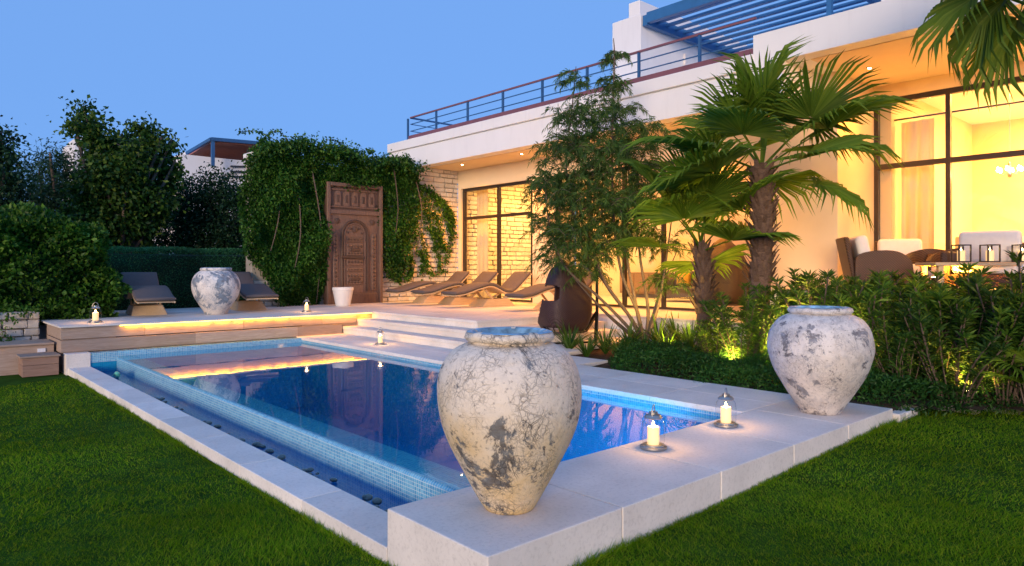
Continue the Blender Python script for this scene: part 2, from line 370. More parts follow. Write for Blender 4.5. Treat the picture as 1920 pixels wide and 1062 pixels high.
# mown grass blades
def in_lawn(x, y):
    a = (x < 2.14)&(y < 12.75-.25*np.sin(x*1.7)); b = (y < 2.54)&(x < bed_edge_x(y)+.02)
    return (a|b)
def grass():
    parts = []
    zones = [(0.6, 2.4, 3.6, 7000, 2.6), (0,0,0,0,0)]
    xy = []
    # density falls with distance from the viewpoint
    for (r0, r1, dens) in ((1.6,3.6,17000),(3.6,5.5,10000),(5.5,8.5,4200),(8.5,13.5,2000)):
        a0, a1 = YAW-R(40), YAW+R(40); n = int(dens*(r1*r1-r0*r0)/2*(a1-a0))
        r = np.sqrt(rng.uniform(r0*r0, r1*r1, n)); a = rng.uniform(a0, a1, n)
        p = np.stack([r*np.cos(a), r*np.sin(a)], 1); p = p[in_lawn(p[:,0], p[:,1])]; xy.append(np.concatenate([p, np.full((len(p),1), r0)],1))
    xy = np.concatenate(xy); n = len(xy)
    x, y = xy[:,0], xy[:,1]; far = np.where(xy[:,2] > 5, 1.5, 1.0)*np.where(xy[:,2] > 8, 1.25, 1.0)
    z = lawn_z(x, y)
    edge_n = 9000; u = rng.random(edge_n); ex = np.where(u < .62, 2.145-np.abs(rng.normal(size=edge_n))*.02, rng.uniform(2.2,7.9,edge_n)); ey = np.where(u < .62, rng.uniform(2.6,12.6,edge_n), 2.555-np.abs(rng.normal(size=edge_n))*.02)
    x = np.concatenate([x,ex]); y = np.concatenate([y,ey]); far = np.concatenate([far,np.ones(edge_n)]); n = len(x); z = lawn_z(x, y); lng = np.concatenate([np.ones(n-edge_n),rng.uniform(1.2,2.2,edge_n)])
    tuft = .5+.5*np.sin(x*7.3+np.sin(y*5.1)*1.7)*np.sin(y*6.1+np.sin(x*4.3)*2)
    h = rng.uniform(.012,.030,n)*(.7+.7*tuft)*(1+.35*np.sin(x*1.3+np.sin(y*.9)*2)*np.sin(y*1.7))*lng
    lean = rng.normal(size=(n,2))*.8 + np.stack([.35*np.sin(x*2.2+y), .35*np.cos(y*1.9-x)],1)
    ang = rng.uniform(0, 2*np.pi, n); w = rng.uniform(.0014,.0030,n)*far
    P = np.stack([x, y, z-.002],1); S = np.stack([np.cos(ang)*w, np.sin(ang)*w, np.zeros(n)],1)
    T = P + np.concatenate([lean*h[:,None], h[:,None]],1)
    V = np.stack([P-S, P+S, T],1).reshape(-1,3); F = np.arange(3*n).reshape(-1,3)
    o = np_mesh('lawn_grass', V, F, L_GRASS)
    return tag(o, 'short mown green grass covering the lawn around the pool', 'grass', kind='stuff')
grass()

# ------------------------------------------------------------------ pool
PX0, PX1, PY0, PY1 = 2.85, 6.18, 3.48, 13.18      # infinity edge, far edge, near edge, deck edge
WZ, TZ = -.092, -.33                               # pool and trough water levels
b = MB(); b.add([(PX0+.3,PY0,-1.4),(PX1,PY0,-1.4),(PX1,PY1,-1.4),(PX0+.3,PY1,-1.4)], [(0,1,2,3)])
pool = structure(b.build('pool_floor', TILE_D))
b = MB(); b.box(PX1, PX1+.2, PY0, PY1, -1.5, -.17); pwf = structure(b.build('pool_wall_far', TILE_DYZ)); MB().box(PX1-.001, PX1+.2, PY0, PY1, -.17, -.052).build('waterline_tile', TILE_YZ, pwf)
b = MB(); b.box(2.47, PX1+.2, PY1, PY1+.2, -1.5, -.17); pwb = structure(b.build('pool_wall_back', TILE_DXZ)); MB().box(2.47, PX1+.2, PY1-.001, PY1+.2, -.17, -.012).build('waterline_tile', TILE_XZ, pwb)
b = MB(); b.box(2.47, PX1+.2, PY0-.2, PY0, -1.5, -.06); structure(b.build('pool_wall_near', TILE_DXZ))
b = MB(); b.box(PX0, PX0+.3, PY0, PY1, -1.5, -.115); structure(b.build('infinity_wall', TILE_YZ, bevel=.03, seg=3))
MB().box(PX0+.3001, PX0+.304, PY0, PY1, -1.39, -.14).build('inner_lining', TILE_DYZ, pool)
b = MB(); b.box(PX0+.02, PX0+.29, PY0+.01, PY1-.01, -.116, -.111); structure(b.build('infinity_wall_top', TILE_XY))
b = MB(); b.add([(PX0+.006,PY0,WZ),(PX1,PY0,WZ),(PX1,PY1,WZ),(PX0+.006,PY1,WZ)], [(0,1,2,3)]); structure(b.build('pool_water', WATER))
b = MB(); b.add([(2.47,PY0,TZ),(PX0,PY0,TZ),(PX0,PY1,TZ),(2.47,PY1,TZ)], [(0,1,2,3)]); structure(b.build('trough_water', WATER_T))
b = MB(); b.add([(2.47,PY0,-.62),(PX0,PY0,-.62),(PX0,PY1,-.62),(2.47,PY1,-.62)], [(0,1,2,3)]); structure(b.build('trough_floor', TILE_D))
# two underwater lamps in the near pool wall
for _x in (3.7,4.6,5.5):
    pl = MB().lathe([(.11,0),(.11,.03),(.09,.035)],20); pl.v = [(x+_x, PY0+.003+z, -.62+y) for x,y,z in pl.v]; pl.build('pool_lamp', M_emit('pool_lamp_lens',(.35,.75,1.0),6), pool)
    _l = bpy.data.lights.new('pool_lamp_light','SPOT'); _l.energy = 95; _l.color = (.08,.62,1.0); _l.spot_size = R(150); _l.spot_blend = 1; _l.shadow_soft_size = .1
    _o = bpy.data.objects.new('pool_lamp_light', _l); COL.objects.link(_o); _o.location = (_x,PY0+.06,-.62); _o.rotation_euler = (R(82),0,0); _o.parent = pool
# near coping: limestone slabs, one block each
near = structure(MB().box(2.19,7.36,2.60,3.29,-.7,-.115).build('near_coping_bed', LIME))
joints = [2.15,3.18,4.25,5.32,6.36,7.42]
for i in range(5):
    x0, x1 = joints[i]+(.004 if i else 0), joints[i+1]-(.004 if i<4 else 0)
    MB().box(x0,x1,2.56,3.47,-.45,0).build('coping_stone', LIME, near, bevel=.007, seg=2)
# trough coping, lower
trc = structure(MB().box(2.2,2.46,3.49,13.3,-.75,-.30).build('trough_coping_bed', LIME))
yy = [3.475,4.6,5.75,6.9,8.05,9.2,10.35,11.5,12.65,13.38]
for i in range(len(yy)-1):
    MB().box(2.15,2.47,yy[i]+.002,yy[i+1]-.002,-.5,-.23).build('coping_stone', LIME, trc, bevel=.006, seg=2)
MB().box(2.12,2.47,13.16,13.40,-.5,-.003).build('end_block', LIME, trc, bevel=.005)
# far paving between pool and bed
pav = structure(MB().prism([(PX1+.02,3.5),(7.36,3.5),(7.36,6.3),(8.5,8.4),(11.0,8.75),(11.0,9.9),(7.5,9.9),(7.5,13.5),(PX1+.02,13.5)], -.5, -.07).build('paving_bed', LIME_T))
rows = [3.475,4.6,5.7,6.8,7.9,9.0,10.1,11.2,12.3,13.42]
for i in range(len(rows)-1):
    y0, y1 = rows[i]+.002, rows[i+1]-.002
    MB().box(PX1-.012,6.80,y0,y1,-.052,0).build('paving_slab', LIME, pav, bevel=.004)
    MB().box(6.804,7.42,y0,y1,-.06,0).build('paving_slab', LIME, pav, bevel=.004)
for y0, y1, x1 in ((6.8,7.9,8.1),(7.9,9.0,8.75)):
    MB().box(7.424,x1,y0+.002,y1-.002,-.06,-.001).build('paving_slab', LIME, pav, bevel=.004)
MB().box(8.754,9.9,8.25,8.998,-.06,-.001).build('paving_slab', LIME, pav, bevel=.004)
MB().box(9.904,11.0,8.4,8.998,-.06,-.001).build('paving_slab', LIME, pav, bevel=.004)
# border stones past the near coping
bs = structure(MB().box(7.43,7.62,2.50,2.62,-.4,-.05).build('border_kerb', LIME, bevel=.01))
MB().box(7.63,7.95,2.50,2.62,-.4,-.06).build('kerb_stone', LIME, bs, bevel=.012)

# ------------------------------------------------------------------ terrace, steps, deck
D = .44
ter = structure(MB().prism([(7.97,9.78),(11.14,9.78),(11.14,6.0),(22,6.0),(22,17.3),(7.97,17.3)], -.7, .388).build('terrace', STUCCO))
# slabs of the terrace edge and floor
def slab(x0,x1,y0,y1,z1=D,t=.05,mat=LIME_T,par=ter,bv=.004): return MB().box(x0,x1,y0,y1,z1-t,z1).build('terrace_slab', mat, par, bevel=bv)
fx = [7.93,8.73,9.53,10.33,11.10]; fy = [9.74,10.7,11.66,12.62,13.58,14.5,15.42,16.35,16.95]
for i in range(4):
    for j in range(len(fy)-1): slab(fx[i]+(.002 if i else 0),fx[i+1]-.002,fy[j]+(.002 if j else 0),fy[j+1]-.002)
for j in range(-3, 17):
    y0 = j*1.0; y1 = min(y0+1.0, 16.95)
    if y1 > 6.05: slab(11.102,12.07,max(y0,-3)+.002,y1-.002); slab(12.072,13.03,max(y0,-3)+.002,y1-.002)
    if y1 <= 6.0: slab(11.042,12.07,y0+.002,y1-.002,1.05); slab(12.072,13.03 if y1 > 5.45 else 13.4,y0+.002,y1-.002,1.05)
    if y1 < 5.5: slab(13.402,14.72,y0+.002,y1-.002,1.05)
porch = structure(MB().box(11.08,22,-4,6.0,-.7,.999).build('raised_porch', STUCCO))
# three steps wrap the terrace corner
steps = structure(MB().prism([(7.60,9.40),(11.25,9.40),(11.25,9.78),(7.97,9.78),(7.97,13.6),(7.60,13.6)], -.1, .235).build('steps', LIME_T))
MB().prism([(7.58,9.38),(11.22,9.38),(11.22,9.775),(7.965,9.775),(7.965,13.62),(7.58,13.62)], .235, .292).build('tread', LIME, steps, bevel=.004)
MB().prism([(7.96,9.76),(11.1,9.76),(11.1,9.9),(8.1,9.9),(8.1,13.6),(7.96,13.6)], .293, .389).build('riser', LIME, steps)
MB().prism([(7.24,9.04),(11.32,9.04),(11.32,9.40),(7.60,9.40),(7.60,13.64),(7.24,13.64)], -.1, .09).build('riser', LIME, steps)
MB().prism([(7.22,9.02),(11.34,9.02),(11.34,9.379),(7.579,9.379),(7.579,13.66),(7.22,13.66)], .09, .146).build('tread', LIME, steps, bevel=.004)
# raised deck beyond the pool with plank front and glowing lip
deck = structure(MB().box(2.12,7.95,13.47,17.6,-.5,.405).build('deck', PLANK))
MB().box(2.06,7.93,13.36,13.9,.412,.44).build('deck_lip', LIME_T, deck, bevel=.004)
for k in range(7): MB().box(2.06,7.93,13.902+k*.53,13.90+(k+1)*.53-.004,.41,.44).build('deck_board', LIME_T, deck, bevel=.003)
px_ = [2.09,3.35,5.1,6.75,7.55]
for i in range(4):
    MB().box(px_[i]+.002,px_[i+1]-.002,13.43,13.468,.218,.404).build('front_plank', PLANK, deck, bevel=.003)
px_ = [2.09,4.2,6.2,7.20]
for i in range(3):
    MB().box(px_[i]+.002,px_[i+1]-.002,13.415,13.468,-.002,.200).build('front_plank', PLANK, deck, bevel=.003)
MB().box(2.9,6.3,13.44,13.469,.2005,.2175).build('dark_slot', BLACKM, deck)
for z0, z1 in ((-.002,.20),(.218,.404)): MB().box(2.09,2.118,13.47,14.75,z0,z1).build('front_plank', PLANK, deck, bevel=.003)
MB().box(2.95,7.9,13.385,13.395,.402,.411).build('led_strip', LED, deck)
_x = 3.05
while _x < 7.8:
    _w = random.uniform(.16,.34)
    _l = bpy.data.lights.new('led_glow','AREA'); _l.shape = 'RECTANGLE'; _l.size = _w; _l.size_y = .012; _l.energy = 2.0*_w*random.uniform(.7,1.3); _l.color = (1,.36,.02)
    _o = bpy.data.objects.new('led_glow', _l); COL.objects.link(_o); _o.location = (_x+_w/2,13.405,.40); _o.rotation_euler = (R(20),0,0); _o.parent = deck
    _x += _w+random.uniform(.02,.09)
# low wooden steps at the deck's left end
ls = thing('timber_step', 'long low timber step along the left end of the deck', 'step', (0.6,14.2,-.34))
MB().box(-2.2,2.05,13.75,14.5,.12,.155).build('tread', PLANK, ls, bevel=.005, world=True)
MB().box(-2.2,2.05,13.80,14.4,-.34,.12).build('riser', PLANK, ls, world=True)
MB().box(1.82,1.93,13.785,13.80,.0,.06).build('step_light', M_plain('lamp_face',(.8,.82,.9),.4), ls, world=True)
bx = thing('timber_step_box', 'small brown timber box step on the lawn beside the deck corner', 'step', (1.75,13.35,-.34))
MB().box(1.52,2.06,13.24,13.72,-.03,.0).build('lid', PLANK, bx, bevel=.004, world=True)
MB().box(1.55,2.04,13.27,13.70,-.15,-.032).build('plank', BOXWOOD, bx, bevel=.004, world=True)
MB().box(1.55,2.04,13.27,13.70,-.33,-.154).build('plank', BOXWOOD, bx, bevel=.004, world=True)

# ------------------------------------------------------------------ house
XW, XE, YS, ZS = 13.04, 11.59, 16.95, 4.40      # window wall, eave front, stone wall, soffit
ZH = 5.05                                         # soffit of the high porch
H = thing('villa', 'large white flat roofed villa with lit windows on the right', 'house', (15,8,.44))
def hp(name, mb, mat, parent=None, **k): return mb.build(name, mat, parent or H, world=True, **k)
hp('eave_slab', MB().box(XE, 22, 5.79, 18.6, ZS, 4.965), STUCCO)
hp('soffit_glow_board', MB().box(XE+.35, XW-.002, 5.80, 16.94, ZS-.012, ZS-.001), STUCCO_W)  # added thin board: warm lamp glow on the soffit put into its colour
hp('soffit_glow_board', MB().box(XE+.35, 14.72, -3.9, 5.445, ZH-.012, ZH-.001), STUCCO_W)
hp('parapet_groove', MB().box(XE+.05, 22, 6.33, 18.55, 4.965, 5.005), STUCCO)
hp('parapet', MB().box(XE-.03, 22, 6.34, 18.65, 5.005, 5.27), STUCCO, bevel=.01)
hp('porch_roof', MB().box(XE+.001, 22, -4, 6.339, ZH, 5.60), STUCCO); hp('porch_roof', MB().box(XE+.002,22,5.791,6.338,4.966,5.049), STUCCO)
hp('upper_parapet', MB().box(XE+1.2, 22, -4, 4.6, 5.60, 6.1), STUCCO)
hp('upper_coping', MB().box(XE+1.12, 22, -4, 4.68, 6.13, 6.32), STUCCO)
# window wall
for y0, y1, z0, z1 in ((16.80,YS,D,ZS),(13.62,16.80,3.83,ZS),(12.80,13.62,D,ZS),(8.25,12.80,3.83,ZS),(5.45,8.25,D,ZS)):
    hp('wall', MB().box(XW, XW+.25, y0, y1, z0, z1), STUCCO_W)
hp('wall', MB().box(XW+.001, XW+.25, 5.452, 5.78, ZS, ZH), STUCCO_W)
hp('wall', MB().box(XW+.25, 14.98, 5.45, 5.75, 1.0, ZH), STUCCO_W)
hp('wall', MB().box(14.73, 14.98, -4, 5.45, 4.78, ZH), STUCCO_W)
# interior shells
hp('interior_wall', MB().box(18.4, 18.6, 5.75, YS, D, ZS), STUCCO_W)
hp('interior_wall', MB().box(14.98, 18.4, 5.76, 5.95, D, ZS), STUCCO_W)
hp('interior_floor', MB().box(XW+.25, 18.4, 5.95, YS, .39, .455), LIME_T)
hp('interior_floor', MB().box(14.74, 20.5, -4, 5.20, 1.0, 1.06), LIME_T)
hp('interior_wall', MB().box(20.5, 20.7, -4, 5.45, D, ZH), STUCCO_W)
hp('interior_wall', MB().box(14.98, 20.5, 5.20, 5.449, D, ZH), STUCCO_W)
hp('interior_wall', MB().box(14.98, 20.5, -4.2, -4.0, D, ZH), STUCCO_W)
hp('interior_pier', MB().box(17.2, 17.8, 2.55, 3.25, D, ZH), STUCCO)
# windows: frame, mullions, panes
def window(X, Y0, Y1, z0, zt, z1, divs, fw=.08, heavy=()):
    f = hp('window', MB().box(X-.03,X+.07,Y0,Y1,zt-fw/2,zt+fw/2), DARKM)
    hp('head_frame', MB().box(X-.03,X+.07,Y0,Y1,z1-fw,z1), DARKM, f); hp('sill_frame', MB().box(X-.03,X+.07,Y0,Y1,z0,z0+.05), DARKM, f)
    ys = [Y0]+divs+[Y1]
    for i, y in enumerate(ys):
        w = fw*1.6 if i in heavy else fw*.8
        yy0 = y if i == 0 else (y-w if i == len(ys)-1 else y-w/2)
        hp('mullion', MB().box(X-.035,X+.075,yy0,yy0+w,z0+.05,z1-fw), DARKM, f)
    for i in range(len(ys)-1):
        hp('pane', MB().box(X+.015,X+.023,ys[i]+.03,ys[i+1]-.03,z0+.05,zt-fw/2), GLASS, f)
        hp('pane', MB().box(X+.015,X+.023,ys[i]+.03,ys[i+1]-.03,zt+fw/2,z1-fw), GLASS, f)
window(XW+.1, 13.62, 16.80, D+.02, 2.92, 3.83, [15.15], .085, (0,))
window(XW+.1, 8.25, 12.80, D+.02, 2.92, 3.83, [9.4,10.53,11.66], .085)
window(14.80, -3.9, 5.45, 1.06, 3.43, 4.78, [-2.6,-.9,.5,1.55,2.78,4.14], .10)
# recessed downlights and the light they give
def downlight(x, y, z, power, parent=H):
    d = MB().lathe([(.055,-.005),(.055,-.024),(.03,-.024)], 16, (x,y,z), True, True); hp('downlight', d, STEEL, parent)
    hp('lamp_lens', MB().lathe([(.028,-.0245),(.026,-.028)], 12, (x,y,z)), LAMPD, parent)
    l = bpy.data.lights.new('downlight_lamp','SPOT'); l.energy = power; l.color = WARM; l.spot_size = R(125); l.spot_blend = .9; l.shadow_soft_size = .05
    o = bpy.data.objects.new('downlight_lamp', l); COL.objects.link(o); o.location = Vector((x,y,z-.045))-H.location; o.parent = parent
for y in (15.73,13.2,10.6,8.1): downlight(12.25, y, ZS, 230)
for y in (4.95,2.4,-.2): downlight(13.2, y, ZH, 150)
def room_light(x, y, z, power, size=1.2):
    l = bpy.data.lights.new('ceiling_lamp','AREA'); l.energy = power; l.color = (1,.50,.12); l.shape = 'DISK'; l.size = size
    o = bpy.data.objects.new('ceiling_lamp', l); COL.objects.link(o); o.location = Vector((x,y,z))-H.location; o.parent = H
room_light(15.4,15.2,ZS-.05,125); room_light(15.4,10.6,ZS-.05,95)
for y in (3.2,.4): room_light(16.6,y,ZH-.05,75); room_light(19.4,y-.6,ZH-.05,190,.5)
# stone garden wall that runs on into the house
bmv = []
for k in range(5):
    me = bpy.data.meshes.new('stone_block'); bm = bmesh.new(); bmesh.ops.create_cube(bm, size=1)
    bmesh.ops.bevel(bm, geom=bm.edges[:], offset=.10, segments=1, affect='EDGES')
    rr = random.Random(k)
    for v in bm.verts: v.co += Vector((rr.uniform(-.045,.045), rr.uniform(-.10,.10), rr.uniform(-.06,.06)))
    bm.to_mesh(me); bm.free(); me.materials.append(STONE); bmv.append(me)
def stone_field(parent, X0, X1, z0, z1, Yf, seed, cover=None):
    rr = random.Random(seed); z = z0; off = parent.location; n = 0
    while z < z1-.03:
        h = min(rr.uniform(.125,.16), z1-z); x = X0-rr.uniform(0,.2)
        while x < X1-.02:
            w = rr.uniform(.22,.42); xa, xb = max(x,X0), min(x+w,X1)
            if xb-xa > .06 and (cover is None or not cover((xa+xb)/2, z+h/2)):
                o = bpy.data.objects.new('stone_block', bmv[rr.randrange(5)]); COL.objects.link(o); o.parent = parent
                o.location = Vector(((xa+xb)/2, Yf+.06+rr.uniform(-.008,.012), z+h/2))-off
                o.scale = ((xb-xa)-.014, .17, h-.014); n += 1
            x += w
        z += h
    return n
WX0 = atY(474,300,16.95).x
GW = thing('stone_garden_wall', 'pale rough stone wall behind the vine and carved door', 'wall', (10,17.2,.44))
MB().box(WX0,13.04,YS+.05,YS+.45,-.5,4.15).build('wall_core', MORTAR, GW, world=True)
MB().box(10.2,XW+.2,YS+.05,YS+.40,4.15,4.399).build('wall_core', MORTAR, GW, world=True)
stone_field(GW, 10.32, XW-.005, D, 4.39, YS, 3)
stone_field(GW, WX0, 8.42, D, 1.1, YS, 4)
stone_field(GW, WX0, 7.6, 3.0, 4.1, YS, 6)
MB().box(WX0-.05,7.9,YS-.06,YS+.5,4.15,4.27).build('wall_cap', STUCCO, GW, bevel=.01, world=True)
hp('interior_wall', MB().box(XW+.25,18.4,YS+.05,YS+.3,D,ZS), MORTAR)
stone_field(H, XW+.26, 17.6, .46, 4.38, YS, 5)

# ------------------------------------------------------------------ roof railing, pergola, stair tower
RX = XE+.14
rail = thing('roof_railing', 'thin maroon and blue steel railing along the roof edge', 'railing', (RX,12,5.27))
Ymin, Yl = 6.36, 17.6
def rb(name, a, b_, w, mat, h=None): MB().bar(a, b_, w, h).build(name, mat, rail, world=True)
rb('top_rail', (RX,Yl,5.96), (RX,Ymin,5.96), .05, REDM, .04)
rb('bottom_rail', (RX-.04,Yl,5.345), (RX-.04,Ymin,5.345), .07, REDM, .11)
for z in (5.55,5.76): rb('middle_rail', (RX,Yl,z), (RX,Ymin,z), .022, BLUEM)
for xq in (765,818,877,943,1017,1101,1198,1312): 
    y = atX(xq, 200, RX).y; rb('post', (RX,y,5.22), (RX,y,5.95), .05, BLUEM)
rb('return_rail', (RX,Yl,5.955), (RX+4.5,Yl,5.955), .045, BLUEM)
for z in (5.40,5.55,5.76): rb('return_rail', (RX,Yl-.01,z), (RX+4.5,Yl-.01,z), .02, BLUEM)
for dx in (1.5,3.0): rb('post', (RX+dx,Yl,5.27), (RX+dx,Yl,5.94), .045, BLUEM)
# tower
XT = 14.2
c0 = atX(1148, 40, XT); c1 = atX(1201, 26, XT)
tw = thing('stair_tower', 'white block shaped stair tower on the roof beside the pergola', 'tower', (XT+1,c1.y,5.2))
MB().box(XT, 21, c1.y, c0.y, 5.0, c1.z).build('wall', STUCCO, tw, bevel=.01, world=True)
k0 = atX(1176, 18, XT+.3); k1 = atX(1226, 0, XT+.3)
MB().box(XT+.12, 21, c1.y+.12, c0.y-.45, c1.z+.02, c1.z+.42).build('roof_block', STUCCO, tw, bevel=.01, world=True)
MB().box(XT+1.9,XT+1.96,c1.y-.06,c1.y-.002,6.95,7.25).build('wall_light', WHITEC, tw, world=True)
# pergola: plane of blue slats running along the facade
pg = thing('roof_pergola', 'blue painted slatted pergola over the roof terrace', 'pergola', (XT+2,c1.y-3,5.3))
ZP = c1.z-.28
bw = (c1.y-.10)
MB().bar((XT+.05,bw,ZP+.10),(XT+6.2,bw,ZP+.10),.14,.26).build('end_beam', BLUEP, pg, world=True)
MB().bar((XT+.10,bw-.071,ZP+.14),(XT+.10,bw-9.5,ZP+.14),.16,.26).build('side_beam', BLUEP, pg, world=True)
for kk in range(15):
    x = XT+.5+kk*.40
    MB().bar((x,bw-.072,ZP+.14),(x,bw-9.5,ZP+.14),.12,.06).build('slat', BLUEP, pg, world=True)
MB().bar((XT-.0,bw-4.6,ZP-.07),(XT+6.2,bw-4.6,ZP-.07),.12,.2).build('cross_beam', BLUEP, pg, world=True)
for yy_ in (bw-4.6,bw-9.2): MB().bar((XT+.15,yy_,5.27),(XT+.15,yy_,ZP-.17),.10).build('post', BLUEP, pg, world=True)

# ------------------------------------------------------------------ glazed jars
def jar(name, label, loc, prof, mat, inmat, group='large weathered jars by the pool', rot=0):
    t = thing(name, label, 'jar', loc, rot, group)
    pts = interp([(r,0,z) for r,z in prof], 44); P = [(max(p.x,.001), p.z) for p in pts]
    P[0] = (P[0][0], 0)
    m = MB().lathe(P, 72, cap1=False); 
    ph = [random.uniform(0,6.28) for _ in range(4)]
    for i,(x,y,z) in enumerate(m.v):
        a = math.atan2(y,x); k = 1+.010*math.sin(2*a+ph[0]+z*3)+.006*math.sin(3*a+ph[1]-z*7)+.003*math.sin(9*a+ph[2]+z*23); m.v[i] = (x*k,y*k,z)
    m.build('body', mat, t, smooth=True)
    rt_, zt = prof[-1]
    zb = prof[-4][1]; r0 = prof[-4][0]
    rim = MB().lathe([(r0-.01,zt-.055),(rt_+.012,zt-.05),(rt_+.028,zt-.028),(rt_+.018,zt-.004),(rt_-.012,zt+.003),(rt_-.035,zt-.008),(rt_-.045,zt-.06),(rt_-.02,zt-.16)], 72, cap0=False, cap1=False)
    for i,(x,y,z) in enumerate(rim.v):
        a = math.atan2(y,x); k = 1+.008*math.sin(2*a+ph[3])+.006*math.sin(11*a); rim.v[i] = (x*k,y*k,z+.004*math.sin(5*a+ph[0])+.003*math.sin(13*a))
    rim.build('rim', mat, t, smooth=True)
    lip = MB().lathe([(rt_+.012,zt+.0),(rt_-.012,zt+.007),(rt_-.037,zt-.004),(rt_-.047,zt-.06),(rt_-.022,zt-.158)], 72, cap0=False, cap1=False)
    lip.build('glaze_and_sky_lip', inmat, t, smooth=True)  # blue of the lip: glaze plus sky reflection put into the colour
    MB().lathe([(rt_-.02,zt-.16),(rt_+.06,zt-.30),(.05,zt-.34)], 32, cap0=False, cap1=True).build('inner_wall', inmat, t, smooth=True)
    return t
JB = M_plain('blue_glaze_and_sky', (.20,.38,.52), .4, 0, .55, 14, .4)  # glaze blue, with the sky's reflection on the lip painted in
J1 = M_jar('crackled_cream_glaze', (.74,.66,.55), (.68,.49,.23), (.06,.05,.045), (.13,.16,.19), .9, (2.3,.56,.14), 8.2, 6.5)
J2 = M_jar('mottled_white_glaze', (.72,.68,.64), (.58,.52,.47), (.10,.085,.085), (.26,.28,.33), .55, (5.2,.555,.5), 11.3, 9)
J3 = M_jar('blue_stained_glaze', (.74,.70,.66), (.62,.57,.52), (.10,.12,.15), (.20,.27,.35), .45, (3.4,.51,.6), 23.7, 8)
prof1 = [(.145,0),(.185,.06),(.255,.19),(.345,.36),(.405,.52),(.423,.66),(.405,.80),(.345,.905),(.268,.955),(.228,.965),(.226,.975),(.235,.985),(.238,1.03)]
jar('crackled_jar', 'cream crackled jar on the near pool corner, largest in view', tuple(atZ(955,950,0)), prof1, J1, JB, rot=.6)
prof2 = [(.185,0),(.225,.07),(.315,.21),(.415,.38),(.475,.55),(.485,.66),(.455,.80),(.385,.90),(.305,.945),(.268,.958),(.262,.968),(.27,.98),(.272,1.015)]
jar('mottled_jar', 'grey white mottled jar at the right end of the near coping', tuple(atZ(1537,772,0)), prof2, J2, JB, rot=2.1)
prof3 = [(.215,0),(.245,.07),(.325,.20),(.415,.35),(.465,.50),(.475,.62),(.45,.74),(.39,.84),(.315,.90),(.28,.912),(.275,.92),(.28,.93),(.282,.965)]
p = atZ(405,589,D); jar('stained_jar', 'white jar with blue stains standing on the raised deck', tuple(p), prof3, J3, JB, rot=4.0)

# ------------------------------------------------------------------ lanterns
def lantern(label, loc, s=1.0, power=6):
    t = thing('candle_lantern', label, 'lantern', loc, random.uniform(0,6), 'candle lanterns around the pool'); 
    MB().lathe([(.10*s,0),(.104*s,.008*s),(.104*s,.02*s),(.085*s,.026*s),(.082*s,.034*s)], 32).build('base_tray', STEEL, t, smooth=False)
    g = MB().lathe([(.078*s,.034*s),(.088*s,.06*s),(.09*s,.16*s),(.082*s,.21*s),(.062*s,.238*s)], 32, cap0=False, cap1=False); g.build('glass', LGLASS, t, smooth=True)
    MB().lathe([(.066*s,.236*s),(.07*s,.244*s),(.055*s,.262*s),(.034*s,.268*s),(.034*s,.283*s),(.02*s,.288*s)], 28, cap0=False).build('lid', STEEL, t, smooth=False)
    h = [(math.cos(a)*.05*s,0,.262*s+math.sin(a)*.075*s) for a in np.linspace(0,math.pi,13)]
    MB().tube(h, .004*s, 6).build('handle', STEEL, t)
    c = MB().lathe([(.045*s,.034*s),(.046*s,.05*s),(.046*s,.165*s),(.042*s,.17*s),(.03*s,.166*s)], 24).build('candle', WAX, t, smooth=False)
    MB().lathe([(.001,.168*s),(.009*s,.178*s),(.010*s,.188*s),(.005*s,.202*s),(.0005,.214*s)], 10).build('flame', FLAME, c, smooth=True)
    l = bpy.data.lights.new('candle_light','POINT'); l.energy = power; l.color = (1,.50,.14); l.shadow_soft_size = .015
    o = bpy.data.objects.new('candle_light', l); COL.objects.link(o); o.location = (0,0,.225*s); o.parent = t
    return t
lantern('candle lantern nearest the large crackled jar on the coping', tuple(atZ(1225,841,0)), 1.0, 1.68)
lantern('candle lantern between the near lantern and the mottled jar', tuple(atZ(1361,799,0)), 1.0, 1.68)
lantern('candle lantern on the far pool edge in front of the steps', tuple(atZ(713,646,0)), .92, 2.1)
lantern('candle lantern on the deck just left of the white planter', tuple(atZ(575,585,D)), .95, 2.1)
lantern('candle lantern at the left end of the deck', tuple(atZ(179,605,D)), 1.05, 2.94)

